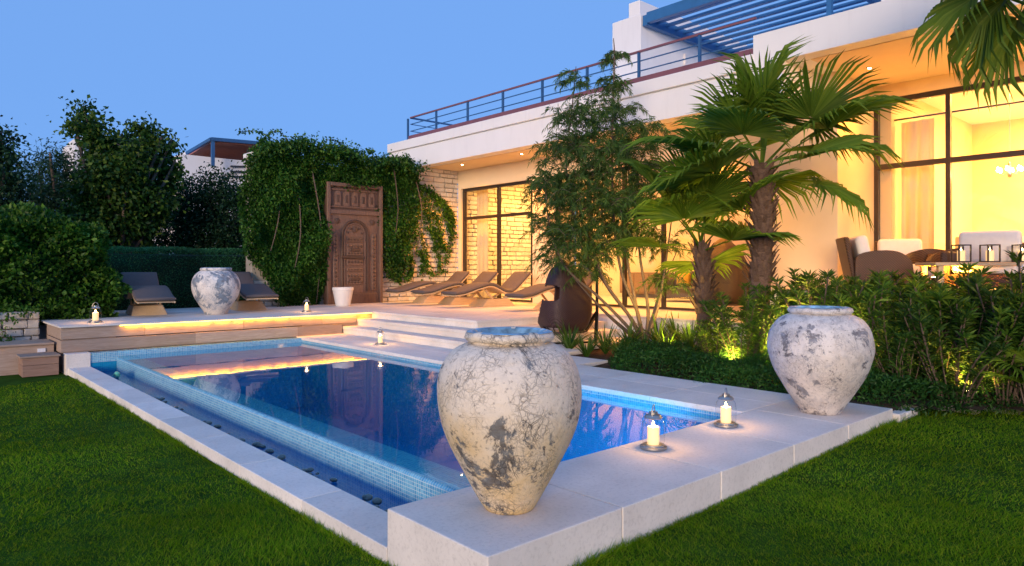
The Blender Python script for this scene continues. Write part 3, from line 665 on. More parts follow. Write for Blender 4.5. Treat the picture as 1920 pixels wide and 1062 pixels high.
# ------------------------------------------------------------------ sun loungers
def make_lounger():
    t = thing('sun_lounger', 'x', 'sun lounger', group='taupe sun loungers on the terrace')
    L, W = 2.3, .70
    prof = [(0,.30),(.30,.335),(.70,.45),(1.0,.51),(1.16,.49),(1.45,.36),(1.62,.335),(1.78,.38),(2.05,.60),(2.3,.82)]
    pts = interp([(x,0,z) for x,z in prof], 40)
    def slab_(z0, z1, w, r, x0=0, x1=40):
        m = MB(); vs = []; pp = pts[x0:x1]
        n = len(pp)
        for i, p in enumerate(pp):
            d = (pp[min(i+1,n-1)]-pp[max(i-1,0)]).normalized(); nr = Vector((-d.z,0,d.x))
            e = 1.0 if 0 < i < n-1 else .5
            hw = w/2; zm=(z0+z1)/2; hh=(z1-z0)/2*e
            sec = [(-hw,zm-hh*.5),(-hw,zm+hh*.5),(-hw+r,zm+hh),(0,zm+hh*1.12),(hw-r,zm+hh),(hw,zm+hh*.5),(hw,zm-hh*.5),(hw-r,zm-hh),(-hw+r,zm-hh)]
            for y,zz in sec: vs.append(p+nr*zz+Vector((0,y,0)))
        k = 9; fs = [(i*k+j,(i+1)*k+j,(i+1)*k+(j+1)%k,i*k+(j+1)%k) for i in range(n-1) for j in range(k)]
        fs += [tuple(range(k)), tuple(range((n-1)*k,n*k))[::-1]]
        return m.add(vs, fs)
    slab_(.012,.085,W,.03).build('cushion', LOUNGE, t, smooth=True)
    f = MB()
    for sy in (-1,1):
        m = MB(); q = [p+Vector((0,sy*(W/2-.03),-.012)) for p in pts]
        m.tube(q, .018, 6); m.build('side_rail', TEAK, t)
    slab_(-.024,.006,W-.02,.01).build('seat_frame', TEAK, t)
    b0, b1, zt = (.82,1.72,.40), None, .19
    m = MB(); m.add([(.78,-.33,0),(1.78,-.33,0),(1.78,.33,0),(.78,.33,0),(.98,-.27,zt),(1.62,-.27,zt),(1.62,.27,zt),(.98,.27,zt)],[(0,3,2,1),(4,5,6,7),(0,1,5,4),(1,2,6,5),(2,3,7,6),(3,0,4,7)])
    m.build('plinth', TEAK, t, bevel=.01)
    for sy in (-1,1):
        for x0, x1, zq in ((1.15,.92,.42),(1.45,1.78,.36)):
            MB().bar((x0,sy*.24,zt-.01),(x1,sy*.24,zq),.03,.05).build('strut', TEAK, t)
    return t
lg0 = make_lounger(); used = [False]
def lounger(label, loc, rz, group):
    o = lg0 if not used[0] else copy_tree(lg0); used[0] = True
    o.location = loc; o.rotation_euler = (0,0,rz); tag(o, label, 'sun lounger', group); return o
def place_l(xp, yp, rz):   # base centre pixel (plinth centre is 1.28 m along the lounger)
    c = atZ(xp, yp, D); return (c.x-1.28*math.cos(rz), c.y-1.28*math.sin(rz), D)
ra = R(-6)
lounger('taupe sun lounger nearest the stone wall, first of the terrace row', place_l(812,567.5,ra), ra, 'taupe sun loungers on the terrace')
lounger('taupe sun lounger in the middle of the terrace row', place_l(862,570.5,ra), ra, 'taupe sun loungers on the terrace')
lounger('taupe sun lounger with raised back nearest the terrace steps', place_l(922,574,ra), ra, 'taupe sun loungers on the terrace')
lounger('taupe sun lounger half hidden behind the hanging egg chair', place_l(1046,580,ra), ra, 'taupe sun loungers on the terrace')
rb_ = R(84)
lounger('dark sun lounger on the deck at the end of the left hedge', place_l(274,589,rb_), rb_, 'dark sun loungers on the deck')
lounger('dark sun lounger on the deck half hidden by the stained jar', place_l(462,580.5,rb_), rb_, 'dark sun loungers on the deck')

# ------------------------------------------------------------------ carved antique door
dl = atY(612,570,16.72); dr = atY(716,567,16.72)
X0, X1 = dl.x, dr.x; ZD0 = D; ZD1 = atY(660,345,16.72).z; YD = 16.72; WD = X1-X0; HD = ZD1-ZD0
dor = thing('carved_door', 'tall carved antique wooden door set in the vine covered wall', 'door', ((X0+X1)/2, YD+.1, D))
def dp(name, mb, mat=CARVED, par=None, **k): return mb.build(name, mat, par or dor, world=True, **k)
dp('backing', MB().box(X0,X1,YD+.06,YD+.16,ZD0,ZD1), CARVED_D)
fwid = .10
dp('jamb', MB().box(X0,X0+fwid,YD-.06,YD+.06,ZD0,ZD1), bevel=.012); dp('jamb', MB().box(X1-fwid,X1,YD-.06,YD+.06,ZD0,ZD1), bevel=.012)
dp('lintel', MB().box(X0+fwid,X1-fwid,YD-.07,YD+.06,ZD1-.10,ZD1), bevel=.012)
zt = ZD0+HD*.76                                   # transom rail
dp('transom_rail', MB().box(X0+fwid,X1-fwid,YD-.04,YD+.06,zt-.06,zt+.06), bevel=.012)
tp = dp('transom_panel', MB().box(X0+fwid,X1-fwid,YD+.02,YD+.06,zt+.06,ZD1-.10), CARVED_D)
u0, u1 = X0+fwid+.10, X1-fwid-.10
dp('moulding', MB().box(u0-.06,u1+.06,YD-.01,YD+.02,ZD1-.20,ZD1-.16), CARVED, tp); dp('moulding', MB().box(u0-.06,u1+.06,YD-.01,YD+.02,zt+.12,zt+.16), CARVED, tp)
for i in range(5):
    x = u0+(u1-u0)*(i+.5)/5; w = (u1-u0)/5*.34
    z0_, z1_ = zt+.17, ZD1-.21
    arch = [(x-w,z0_),(x+w,z0_),(x+w,z1_-w)]+[(x+w*math.cos(a),z1_-w+w*math.sin(a)) for a in np.linspace(.2,math.pi-.2,7)]+[(x-w,z1_-w)]
    m = MB(); n = len(arch); m.add([(a,YD-.008,c) for a,c in arch]+[(a,YD+.02,c) for a,c in arch], [tuple(range(n)),tuple(range(n,2*n))[::-1]]+[(i_,n+i_,n+(i_+1)%n,(i_+1)%n) for i_ in range(n)])
    dp('carved_arch', m, CARVED, tp)
    dp('carved_boss', MB().lathe([(w*.55,0),(w*.4,.02),(.001,.03)],8).__class__().box(x-w*.45,x+w*.45,YD-.022,YD-.008,z0_+.08,z1_-w-.03), CARVED_D, tp, bevel=.008)
lt = zt-.06; l0, l1 = X0+fwid, X1-fwid
leaf = dp('door_leaf', MB().box(l0,l1,YD+.01,YD+.06,ZD0+.28,lt), CARVED)
dp('threshold_panel', MB().box(l0,l1,YD-.02,YD+.06,ZD0,ZD0+.28), CARVED, bevel=.01)
ax0, ax1 = X0+WD*.27, X0+WD*.73; ac = (ax0+ax1)/2; ar = (ax1-ax0)/2; az = lt-.16-ar
outer = [(ax1,ZD0+.34)]+[(ac+ar*math.cos(a),az+ar*math.sin(a)) for a in np.linspace(0,math.pi,19)]+[(ax0,ZD0+.34)]
dp('arch_moulding', MB().tube([(x,YD-.005,z) for x,z in outer], .035, 6), CARVED_D, leaf)
inner = [(ac+(x-ac)*.80, (az+(z-az)*.80) if z > az else z) for x,z in outer]
dp('arch_moulding', MB().tube([(x,YD+.0,z) for x,z in inner], .018, 6), CARVED, leaf)
def rosette(x, z, r, par):
    m = MB(); vs = []; n = 16
    for k in range(n): a = 2*math.pi*k/n; q = r*(1 if k%2 else .72); vs.append((x+q*math.cos(a),YD-.012,z+q*math.sin(a)))
    vs.append((x,YD-.035,z)); vs += [(v[0],YD+.012,v[2]) for v in vs[:n]]
    fs = [((k+1)%n,k,n) for k in range(n)]+[(k,(k+1)%n,n+1+(k+1)%n,n+1+k) for k in range(n)]
    return dp('rosette', m.add(vs,fs), CARVED_D, par)
for sx in (-1,1): rosette(ac+sx*WD*.315, lt-.18, .085, leaf); rosette(ac+sx*WD*.315, az-.55, .05, leaf)
rosette(ac, az+ar*.38, .10, leaf)
for a in np.linspace(.35,math.pi-.35,5): rosette(ac+ar*.60*math.cos(a), az+ar*.62*math.sin(a)-.02, .035, leaf)
zc = az-.05; hh = (zc-ZD0-.40)
for (f0, f1) in ((.0,.10),(.13,.36),(.42,.55),(.60,.66),(.70,.92)):
    zb, za = zc-hh*f1, zc-hh*f0
    pn = dp('carved_panel', MB().box(ac-ar*.62,ac+ar*.62,YD-.015,YD+.012,zb,za), CARVED, leaf, bevel=.008)
    nx = 5
    for i in range(nx):
        x = ac-ar*.62+(i+.5)*ar*1.24/nx
        hgt = min(.07,(za-zb)*.34); zm = (za+zb)/2
        for zz in ([zm] if za-zb < .2 else [zb+.07,za-.07]):
            dp('carved_diamond', MB().add([(x-.05,YD-.016,zz),(x,YD-.016,zz-hgt*.7),(x+.05,YD-.016,zz),(x,YD-.016,zz+hgt*.7),(x,YD-.032,zz)],[(0,1,4),(1,2,4),(2,3,4),(3,0,4)]), CARVED_D, leaf)
for f0, f1 in ((.14,.35),(.71,.91)):
    dp('carved_panel', MB().box(ac-ar*.40,ac+ar*.40,YD-.04,YD-.016,zc-hh*f1+.10,zc-hh*f0-.10), CARVED_D, leaf, bevel=.015)
for sx in (-1,1):
    xa = ac+sx*(ar+(WD/2-fwid-ar)*.55)
    dp('pilaster', MB().box(xa-.07,xa+.07,YD-.02,YD+.012,ZD0+.34,az+.05), CARVED, leaf, bevel=.01)
    for k in range(14):
        zz = ZD0+.42+k*(az-.35-ZD0)/14
        dp('carved_diamond', MB().add([(xa-.045,YD-.021,zz),(xa,YD-.021,zz-.055),(xa+.045,YD-.021,zz),(xa,YD-.021,zz+.055),(xa,YD-.042,zz)],[(0,1,4),(1,2,4),(2,3,4),(3,0,4)]), CARVED_D, leaf)
dp('lock_bar', MB().bar((ac-ar*1.15,YD-.05,zc-hh*.385),(ac+ar*.55,YD-.05,zc-hh*.40),.06,.075), CARVED_D, leaf, bevel=.012)
# white pot
pt = thing('white_planter', 'tapered white empty planter in front of the carved door', 'planter', tuple(atZ(643,574,D)))
MB().lathe([(.17,0),(.185,.03),(.255,.40),(.265,.405),(.265,.47),(.245,.472),(.235,.44),(.22,.40)],32).build('pot', POTW, pt, smooth=False)
MB().lathe([(.238,.415),(.02,.42)],24).build('potting_soil', SOIL, pt)

# ------------------------------------------------------------------ hanging egg chairs
def egg_chair(label, loc, rz, stand=True, wick=WICKER_E):
    t = thing('egg_chair', label, 'hanging chair', loc, rz, 'hanging wicker egg chairs')
    nz, nt = 60, 120; Z0, Z1 = .20, 1.50
    V = []; F = []
    for i in range(nz+1):
        u = i/nz; z = Z0+(Z1-Z0)*u
        r = float(np.interp(u,[0,.04,.10,.2,.32,.45,.6,.75,.88,.96,1],[.36,.415,.465,.51,.53,.52,.47,.375,.25,.14,.05]))
        for j in range(nt):
            a = 2*math.pi*j/nt; e = 3.2; ca, sa = math.cos(a), math.sin(a)
            q = (abs(ca)**e+abs(sa)**e)**(-1/e); V.append((r*q*ca*.92, r*q*sa*.92, z))
    for i in range(nz):
        u = (i+.5)/nz
        for j in range(nt):
            a = (j+.5)/nt*360; d = abs((a-135+180)%360-180)          # opening towards local 135 deg
            dh = abs((a-208+180)%360-180)                              # arm hole on the flank at 208 deg
            if d < 52*math.sin(math.pi*min(1,max(0,(u-.10)/.82)))**.5 and .10 < u < .92: continue
            if (dh/27)**4+((u-.56)/.11)**4 < 1: continue
            if dh < 30 and u < .07: continue
            F.append((i*nt+j, i*nt+(j+1)%nt, (i+1)*nt+(j+1)%nt, (i+1)*nt+j))
    me = bpy.data.meshes.new('shell'); me.from_pydata(V,[],F); me.shade_smooth()
    o = link('shell', me, wick, t); md = o.modifiers.new('s','SOLIDIFY'); md.thickness = .03; md.offset = -1
    bm = bmesh.new(); bm.from_mesh(me); bmesh.ops.delete(bm, geom=[v for v in bm.verts if not v.link_faces], context='VERTS'); bm.to_mesh(me); bm.free()
    for a in (188,203,218,232):
        c, s = math.cos(R(a)), math.sin(R(a)); MB().tube([(.36*c,.36*s,.195),(.47*c,.47*s,.30)],.012,6).build('bottom_spoke', wick, t)
    MB().tube([(.41*math.cos(a),.41*math.sin(a),.195) for a in np.linspace(0,2*math.pi,33)], .018, 6).build('bottom_ring', wick, t)
    cs = MB().lathe([(.28,.23),(.34,.26),(.38,.34),(.33,.39),(.05,.40)],24); cs.build('cushion', M_plain('mauve_canvas',(.42,.36,.40),.9), t, smooth=True)
    if stand:
        pole = interp([(.74,.02,-.02),(.75,.02,.7),(.72,.02,1.5),(.52,.01,2.02),(.18,0,2.12),(0,0,1.95)], 24)
        MB().tube(pole, .03, 8).build('pole', BLACKM, t)
        MB().tube([(0,0,1.96),(0,0,1.46)], .01, 6).build('chain', BLACKM, t)
        MB().bar((.75,.02,.52),(.52,-.30,-.03),.06).build('foot', BLACKM, t)
        MB().bar((.75,.02,.52),(.62,.45,-.03),.06).build('foot', BLACKM, t)
        MB().bar((.52,-.30,-.01),(-.32,-.22,-.01),.045).build('foot_bar', BLACKM, t)
    return t
e1 = atD(1056,560,13.0)
egg_chair('dark brown hanging egg chair at the terrace steps', (e1.x,e1.y,.02), YAW-R(66))
e2 = atX(1356,525,12.35)
WICKER_B = m_wicker('bronze_wicker', (.05,.028,.012), (.13,.075,.032), 60)
egg_chair('bronze hanging egg chair on the terrace behind the palms', (e2.x,e2.y,D+.05), YAW-R(135), True, WICKER_B)

# ------------------------------------------------------------------ terrace seating on the right
def soft(mb_box, name, mat, par, r=.05): return MB().box(*mb_box).build(name, mat, par, bevel=r, seg=3, smooth=True)
def armchair(label, loc, rz):
    t = thing('wicker_armchair', label, 'armchair', loc, rz, 'brown wicker armchairs on the terrace')
    for s in (-1,1):
        pr_ = interp([(-.38,0,.34),(-.36,0,.52),(-.2,0,.60),(.1,0,.62),(.3,0,.56),(.42,0,.40),(.42,0,.05)], 18)
        poly = [(p.x,p.z) for p in pr_]+[(-.38,.05)]
        m = MB(); n = len(poly); y0, y1 = (s*.42-.05, s*.42+.05)
        m.add([(a,y0,c) for a,c in poly]+[(a,y1,c) for a,c in poly],[tuple(range(n)),tuple(range(n,2*n))[::-1]]+[(i,(i+1)%n,n+(i+1)%n,n+i) for i in range(n)])
        m.build('arm', WICKER, t, bevel=.015)
    m = MB(); m.add([(-.40,-.36,.05),(-.40,.36,.05),(-.56,.40,.86),(-.56,-.40,.86),(-.32,-.36,.05),(-.32,.36,.05),(-.47,.38,.86),(-.47,-.38,.86)],[(0,1,2,3),(7,6,5,4),(0,4,5,1),(1,5,6,2),(2,6,7,3),(3,7,4,0)])
    m.build('backrest', WICKER, t, bevel=.02); MB().box(-.36,.40,-.37,.37,.12,.28).build('seat_frame', WICKER, t)
    soft((-.30,.42,-.36,.36,.282,.42),'seat_cushion',WHITEC,t)
    b = soft((-.10,.10,-.36,.36,.43,.92),'back_cushion',WHITEC,t,.07); b.rotation_euler = (0,R(-12),0); b.location = (-.10,0,-.02)
    return t
D2 = 1.05
def at_floor(xp, X): p = atX(xp, 500, X); return (p.x, p.y, D2)
armchair('wicker armchair with white cushions beside the pillar wall', at_floor(1642,12.2), R(-58))
armchair('wicker armchair with a white cushion behind the first armchair', at_floor(1690,13.55), R(205))
t = thing('wicker_sofa', 'long wicker sofa with white cushions facing the window', 'sofa', at_floor(1905,11.9), R(-84))
MB().box(-.75,1.7,.30,.42,.05,.72).build('backrest', WICKER, t, bevel=.03)
MB().box(-.75,1.7,-.40,.30,.08,.26).build('seat_frame', WICKER, t)
for s in (-.80,1.75): MB().box(s-.06,s+.06,-.42,.42,.05,.60).build('arm', WICKER, t, bevel=.03)
for k in range(3):
    soft((-.72+k*.80,.06+k*.80,-.40,.28,.27,.42),'seat_cushion',WHITEC,t); soft((-.72+k*.80,.05+k*.80,.12,.30,.43,.90),'back_cushion',WHITEC,t,.06)
def tub(label, loc, rz):
    t = thing('wicker_tub_chair', label, 'chair', loc, rz, 'low wicker tub chairs by the window')
    n = 21; V = []; F = []
    for i in range(n):
        a = R(-110+220*i/(n-1)); h = .52+.16*math.cos(a); r = .36
        for rr, z in ((r,.05),(r+.06,h),(r+.0,h+.01),(r-.05,.05)): V.append((-rr*math.cos(a),rr*math.sin(a),z))
    for i in range(n-1):
        for k in range(4): F.append((i*4+k,i*4+(k+1)%4,(i+1)*4+(k+1)%4,(i+1)*4+k))
    F += [(0,1,2,3),tuple((n-1)*4+k for k in (3,2,1,0))]
    MB().add(V,F).build('back', WICKER, t, smooth=False); MB().lathe([(.33,.10),(.34,.30),(.30,.36),(.05,.37)],20).build('seat_cushion', WHITEC, t, smooth=True)
    return t
tub('low wicker tub chair just right of the armchairs', at_floor(1748,13.2), R(200))
tub('low wicker tub chair left of the sofa cushions', at_floor(1792,13.0), R(180))
t = thing('coffee_table', 'pale low table carrying square lanterns behind the bushes', 'table', at_floor(1840,11.55), R(-50))
MB().box(-.75,.75,-.33,.33,.38,.43).build('table_top', TEAK, t, bevel=.008)
for sx in (-.66,.66):
    for sy in (-.26,.26): MB().box(sx-.035,sx+.035,sy-.035,sy+.035,0,.38).build('leg', TEAK, t)
tl = Vector(at_floor(1840,11.55)); dirt = Vector((math.cos(R(-50)),math.sin(R(-50)),0))
def box_lantern(label, loc, rz):
    t = thing('square_lantern', label, 'lantern', loc, rz, 'square lanterns on the coffee table')
    MB().box(-.09,.09,-.09,.09,0,.02).build('base', DARKM, t); MB().box(-.09,.09,-.09,.09,.24,.255).build('top', DARKM, t)
    for sx in (-1,1):
        for sy in (-1,1): MB().box(sx*.083-.008,sx*.083+.008,sy*.083-.008,sy*.083+.008,.02,.24).build('corner_post', DARKM, t)
    c = MB().lathe([(.05,.021),(.05,.17),(.03,.168)],20).build('candle', WAX, t)
    MB().lathe([(.001,.169),(.009,.182),(.0005,.205)],8).build('flame', FLAME, c)
for xq, lb in ((1802,'square candle lantern at the left end of the coffee table'),(1856,'square candle lantern in the middle of the coffee table'),(1917,'square candle lantern at the right edge of the picture')):
    r_ = ray(xq,490); n_ = Vector((-dirt.y,dirt.x,0)); k = (tl).dot(n_)/r_.dot(n_); q = _C+r_*k
    box_lantern(lb, (q.x,q.y,D2+.43), R(-50+8))
# dining chairs and chandelier inside
def dining(label, loc, rz, mat):
    t = thing('dining_chair', label, 'chair', loc, rz, 'dining chairs behind the glass')
    MB().box(-.24,.24,-.24,.24,.42,.50).build('seat', mat, t, bevel=.02); MB().box(-.27,-.20,-.25,.25,.50,1.0).build('backrest', mat, t, bevel=.02)
    for sx in (-.2,.2):
        for sy in (-.2,.2): MB().box(sx-.02,sx+.02,sy-.02,sy+.02,0,.42).build('leg', DARKM, t)
dining('tan dining chair behind the glass left of the mullion', at_floor(1793,16.2), R(150), TEAK)
dining('tan dining chair behind the glass above the middle lantern', at_floor(1853,17.0), R(180), TEAK)
dining('white dining chair behind the glass beside the chandelier mullion', at_floor(1900,17.0), R(180), WHITEC)
cp = atX(1893,322,16.6)
t = thing('chandelier', 'small glowing chandelier hanging behind the right window', 'chandelier', tuple(cp))
MB().tube([(0,0,.2),(0,0,ZH-cp.z)], .008, 6).build('chain', STEEL, t); MB().lathe([(.03,-.12),(.05,-.05),(.02,.05),(.04,.12),(.015,.2)],12).build('stem', STEEL, t, smooth=True)
for k in range(6):
    a = k*math.pi/3; c, s = math.cos(a), math.sin(a)
    MB().tube(interp([(.03*c,.03*s,0),(.12*c,.12*s,-.06),(.2*c,.2*s,.0)],7), .007, 5).build('arm', STEEL, t)
    MB().lathe([(.012,.0),(.03,.03),(.02,.08),(.001,.10)],8,(.2*c,.2*s,0)).build('bulb', LAMPD, t, smooth=True)
t = thing('dining_table', 'long dining table inside behind the sofa', 'table', (17.6,.6,1.06))
MB().box(-.5,.5,-1.3,1.3,.70,.75).build('table_top', TEAK, t, bevel=.01)
for sx in (-.4,.4):
    for sy in (-1.15,1.15): MB().box(sx-.04,sx+.04,sy-.04,sy+.04,0,.70).build('leg', TEAK, t)
def picture(label, X, Y0, Y1, z0, z1, col):
    t = thing('framed_picture', label, 'picture', (X,(Y0+Y1)/2,z0), 0, 'framed pictures on inside walls')
    MB().box(X-.03,X-.002,Y0,Y1,z0,z1).build('frame', DARKM, t, bevel=.006, world=True); MB().box(X-.034,X-.0305,Y0+.06,Y1-.06,z0+.06,z1-.06).build('canvas', M_plain('picture_paint',col,.7,0,.5,4,.1), t, world=True)
picture('framed picture on the dining room wall', 20.5, 1.0, 2.3, 2.3, 3.4, (.30,.24,.16))
picture('red framed picture on the inner wall of the left room', 18.4, 9.2, 10.6, 1.7, 2.7, (.45,.10,.05))
t = thing('indoor_sofa', 'low brown sofa inside the left room', 'sofa', (16.6,10.6,.46))
MB().box(-.45,.45,-1.1,1.1,.10,.42).build('seat', LOUNGE, t, bevel=.05, seg=2); MB().box(.28,.48,-1.1,1.1,.42,.85).build('backrest', LOUNGE, t, bevel=.05, seg=2)
for sy in (-1.15,1.15): MB().box(-.45,.48,sy-.1,sy+.1,.10,.62).build('arm', LOUNGE, t, bevel=.05, seg=2)
for sy, c in ((-.6,(.5,.08,.04)),(.1,(.25,.45,.08)),(.7,(.6,.35,.05))): soft((.08,.26,sy-.2,sy+.2,.43,.80),'scatter_cushion',M_plain('scatter_cloth',c,.9),t,.05)
t = thing('sideboard', 'dark wooden sideboard against the inner wall of the left room', 'sideboard', (18.1,13.6,.46))
MB().box(-.25,.25,-.9,.9,.12,.80).build('carcass', BOXWOOD, t, bevel=.01)
for k in range(3): MB().box(-.27,-.252,-.86+k*.59,-.32+k*.59,.18,.76).build('cupboard_door', BOXWOOD, t, bevel=.004)
for sy in (-.8,.8): MB().box(-.2,.2,sy-.04,sy+.04,0,.12).build('leg', DARKM, t)
# sheer curtain behind the big window
CURT = M_leaf.__call__  if False else None
tc = NT('sheer_curtain'); tc.set((.82,.76,.64),.9); _tr = tc.new('ShaderNodeBsdfTranslucent'); _tr.inputs[0].default_value=(.8,.72,.58,1); _mx = tc.new('ShaderNodeMixShader'); _mx.inputs[0].default_value=.5
tc.link(tc.b.outputs[0],_mx.inputs[1]); tc.link(_tr.outputs[0],_mx.inputs[2]); tc.link(_mx.outputs[0],tc.out.inputs[0])
def curtain(label, X, Ya, Yb, z1, z0=.46):
    n = int(abs(Yb-Ya)*40); V = []; 
    for i in range(n+1):
        y = Ya+(Yb-Ya)*i/n; x = X+.05*math.sin(i*.75)+.015*math.sin(i*.31); V += [(x,y,z0),(x*.5+X*.5,y,z1)]
    F = [(2*i,2*i+2,2*i+3,2*i+1) for i in range(n)]
    o = MB().add(V,F).build('curtain', tc.m, None, smooth=True); tag(o, label, 'curtain')
    md = o.modifiers.new('s','SOLIDIFY'); md.thickness = .004
curtain('sheer pale curtain gathered behind the left pane of the tall window', 15.25, 5.1, 4.5, 4.35, 1.08)
curtain('sheer white curtain gathered at the left living room window', 13.6, 16.7, 16.15, 3.9)
o = MB().tube([(15.15,5.3,4.4),(15.15,-3.8,4.4)], .018, 8).build('curtain_rod', DARKM); tag(o, 'thin dark curtain rod across the top of the tall window', 'curtain rod')
o = MB().tube(interp([tuple(atZ(218,706,-.33)),tuple(atZ(222,704,-.24)),tuple(atZ(219,700,-.22)),tuple(atZ(216,703,-.30))],10),.03,8).build('pool_hose', M_plain('green_plastic',(.12,.50,.36),.35)); tag(o,'short green plastic hose end in the overflow trough','hose')

# ------------------------------------------------------------------ pebbles in the overflow trough
PEB = M_plain('dark_pebble', (.12,.14,.13), .35, 0, .5, 4, .1)
pms = []
for k in range(4):
    bm = bmesh.new(); bmesh.ops.create_icosphere(bm, subdivisions=2, radius=1); rr = random.Random(k+50)
    a = [rr.uniform(-.15,.15) for _ in range(3)]
    for v in bm.verts: v.co = Vector((v.co.x*(1+a[0]*v.co.y), v.co.y*(.8+a[1]*v.co.z), v.co.z*(.55+a[2]*v.co.x)))
    me = bpy.data.meshes.new('pebble'); bm.to_mesh(me); bm.free(); me.shade_smooth(); me.materials.append(PEB); pms.append(me)
for k in range(60):
    y = 3.56+6.5*random.random()**1.8; s = random.uniform(.018,.045); x = 2.56+random.random()**1.5*.12
    o = bpy.data.objects.new('pebble', pms[k%4]); COL.objects.link(o); o.location = (x,y,-.335+random.uniform(0,.03)); o.scale = (s,s*1.2,s); o.rotation_euler = (random.uniform(-.3,.3),random.uniform(-.3,.3),random.uniform(0,6))
    tag(o, 'dark wet pebble lying along the overflow trough', 'pebble', 'pebbles in the overflow trough')
for yq in (3.52,):
    pass

# ------------------------------------------------------------------ vegetation helpers
def blob_points(c, rad, n, shell=.55):
    d = unit(rng.normal(size=(n,3))); r = rng.uniform(shell, 1.0, n)**(1/1.5)
    k = 1+.25*np.sin(d[:,0]*5+c[0])*np.sin(d[:,1]*6+c[1])*np.sin(d[:,2]*5+c[2])
    return np.array(c)+d*(r*k)[:,None]*np.array(rad), d
def crown(name, blobs, dens, L, W, mat, par, per=26, spread=.16, shell=.4, droop=.15):
    """leafy twigs: clump centres in each blob, leaves around every clump"""
    geo = []
    for c, rad in blobs:
        vol = (rad[0]*rad[1]+rad[1]*rad[2]+rad[0]*rad[2])
        n = max(6, int(dens*vol)); P, N = blob_points(c, rad, n, shell)
        # twigs that poke out of the outline
        out = rng.random(n) < .12; P[out] += N[out]*rng.uniform(.05,.22,(out.sum(),1))*np.mean(rad)
        Q = np.repeat(P, per, 0)+rng.normal(size=(n*per,3))*spread*np.repeat(rng.uniform(.5,1.3,(n,1)),per,0)
        Dn = np.repeat(N,per,0)*.6+rng.normal(size=(n*per,3))*.8; Dn[:,2] += .1
        geo.append(leaf_geo(Q, Dn, rng.uniform(.7,1.3,n*per)*L, rng.uniform(.7,1.3,n*per)*W, .22, droop))
    V, F = cat_geo(geo); V = V-np.array(par.location); return np_mesh(name, V, F, mat, par)
def limbs(base, blobs, r0, par, mat=BARK, seed=0):
    rr = random.Random(seed); base = Vector(base); off = Vector(par.location)
    top = sum((Vector(c) for c, r in blobs), Vector())/len(blobs)
    fork = base.lerp(top, .45)+Vector((rr.uniform(-.1,.1),rr.uniform(-.1,.1),0))
    mid = base.lerp(fork,.5)+Vector((rr.uniform(-.08,.08),rr.uniform(-.08,.08),0))
    tr = MB().tube([p-off for p in interp([base,mid,fork],10)], list(np.linspace(r0,r0*.62,10)), 10).build('trunk', mat, par, smooth=True)
    for c, r in blobs:
        c = Vector(c); m = fork.lerp(c,.5)+Vector((rr.uniform(-.2,.2),rr.uniform(-.2,.2),-.15))
        MB().tube([p-off for p in interp([fork,m,c,c+Vector((0,0,r[2]*.6))],12)], list(np.linspace(r0*.5,.012,12)), 6).build('limb', mat, par, smooth=True)
def pb(x, y, Y, rp, dy=0, fl=1.0):
    """blob from photo pixel centre and pixel radius, standing at depth plane Y"""
    p = atY(x, y, Y+dy); d = p.dot(_fw); r = rp*d/FPX; return ((p.x,p.y,p.z), (r,r*fl,r))
# ------------------------------------------------------------------ trees behind the hedges
def tree(name, label, spec, Y, L, W, mat, dens, r0, trunk_px, seed, group='trees behind the hedges', **kw):
    b_ = [pb(x,y,Y,rp,random.uniform(-.7,.7)) for x,y,rp in spec]
    base = atY(trunk_px, 500, Y); t = thing(name, label, 'tree', (base.x, Y, -.6), 0, group)
    limbs((base.x, Y, -.6), b_, r0, t, seed=seed); crown('crown', b_, dens, L, W, mat, t, **kw); return t
tree('broadleaf_tree', 'round leaved tree with two raised tops behind the left hedge', [(160,212,15),(168,234,20),(142,240,13),(188,250,18),(180,275,26),(205,290,24),(228,262,13),(262,248,15),(276,262,20),(250,284,22),(300,268,12),(318,272,10),(285,292,24),(325,310,15),(305,322,22),(240,318,30),(190,325,30),(215,350,40),(280,345,34),(316,348,16),(170,370,34),(240,385,44),(200,415,50),(270,410,36),(160,430,46),(300,380,20),(230,445,55)], 21, .12,.09, L_TREE, 72, .16, 235, 1, per=22, spread=.17)
tree('conifer', 'dark feathery conifer left of the round leaved tree', [(95,300,22),(75,335,38),(125,330,36),(60,380,50),(120,385,50),(95,420,60),(150,345,30)], 24, .16,.03, L_DARK, 60, .16, 95, 2, per=24, spread=.2)
tree('edge_tree', 'dark tree cut off by the left edge of the picture', [(2,262,22),(-15,300,40),(5,340,34),(-20,380,60),(10,420,45)], 20, .11,.07, L_DARK, 60, .15, -20, 3, per=22)
tree('background_tree', 'dark bushy tree in front of the neighbouring house', [(350,365,30),(395,350,30),(430,360,32),(370,400,50),(425,405,50),(330,420,46),(390,440,60),(445,430,40),(350,465,40),(430,470,40),(270,470,40),(240,480,40),(455,375,22)], 22, .10,.05, L_DARK, 70, .14, 390, 4, per=24)

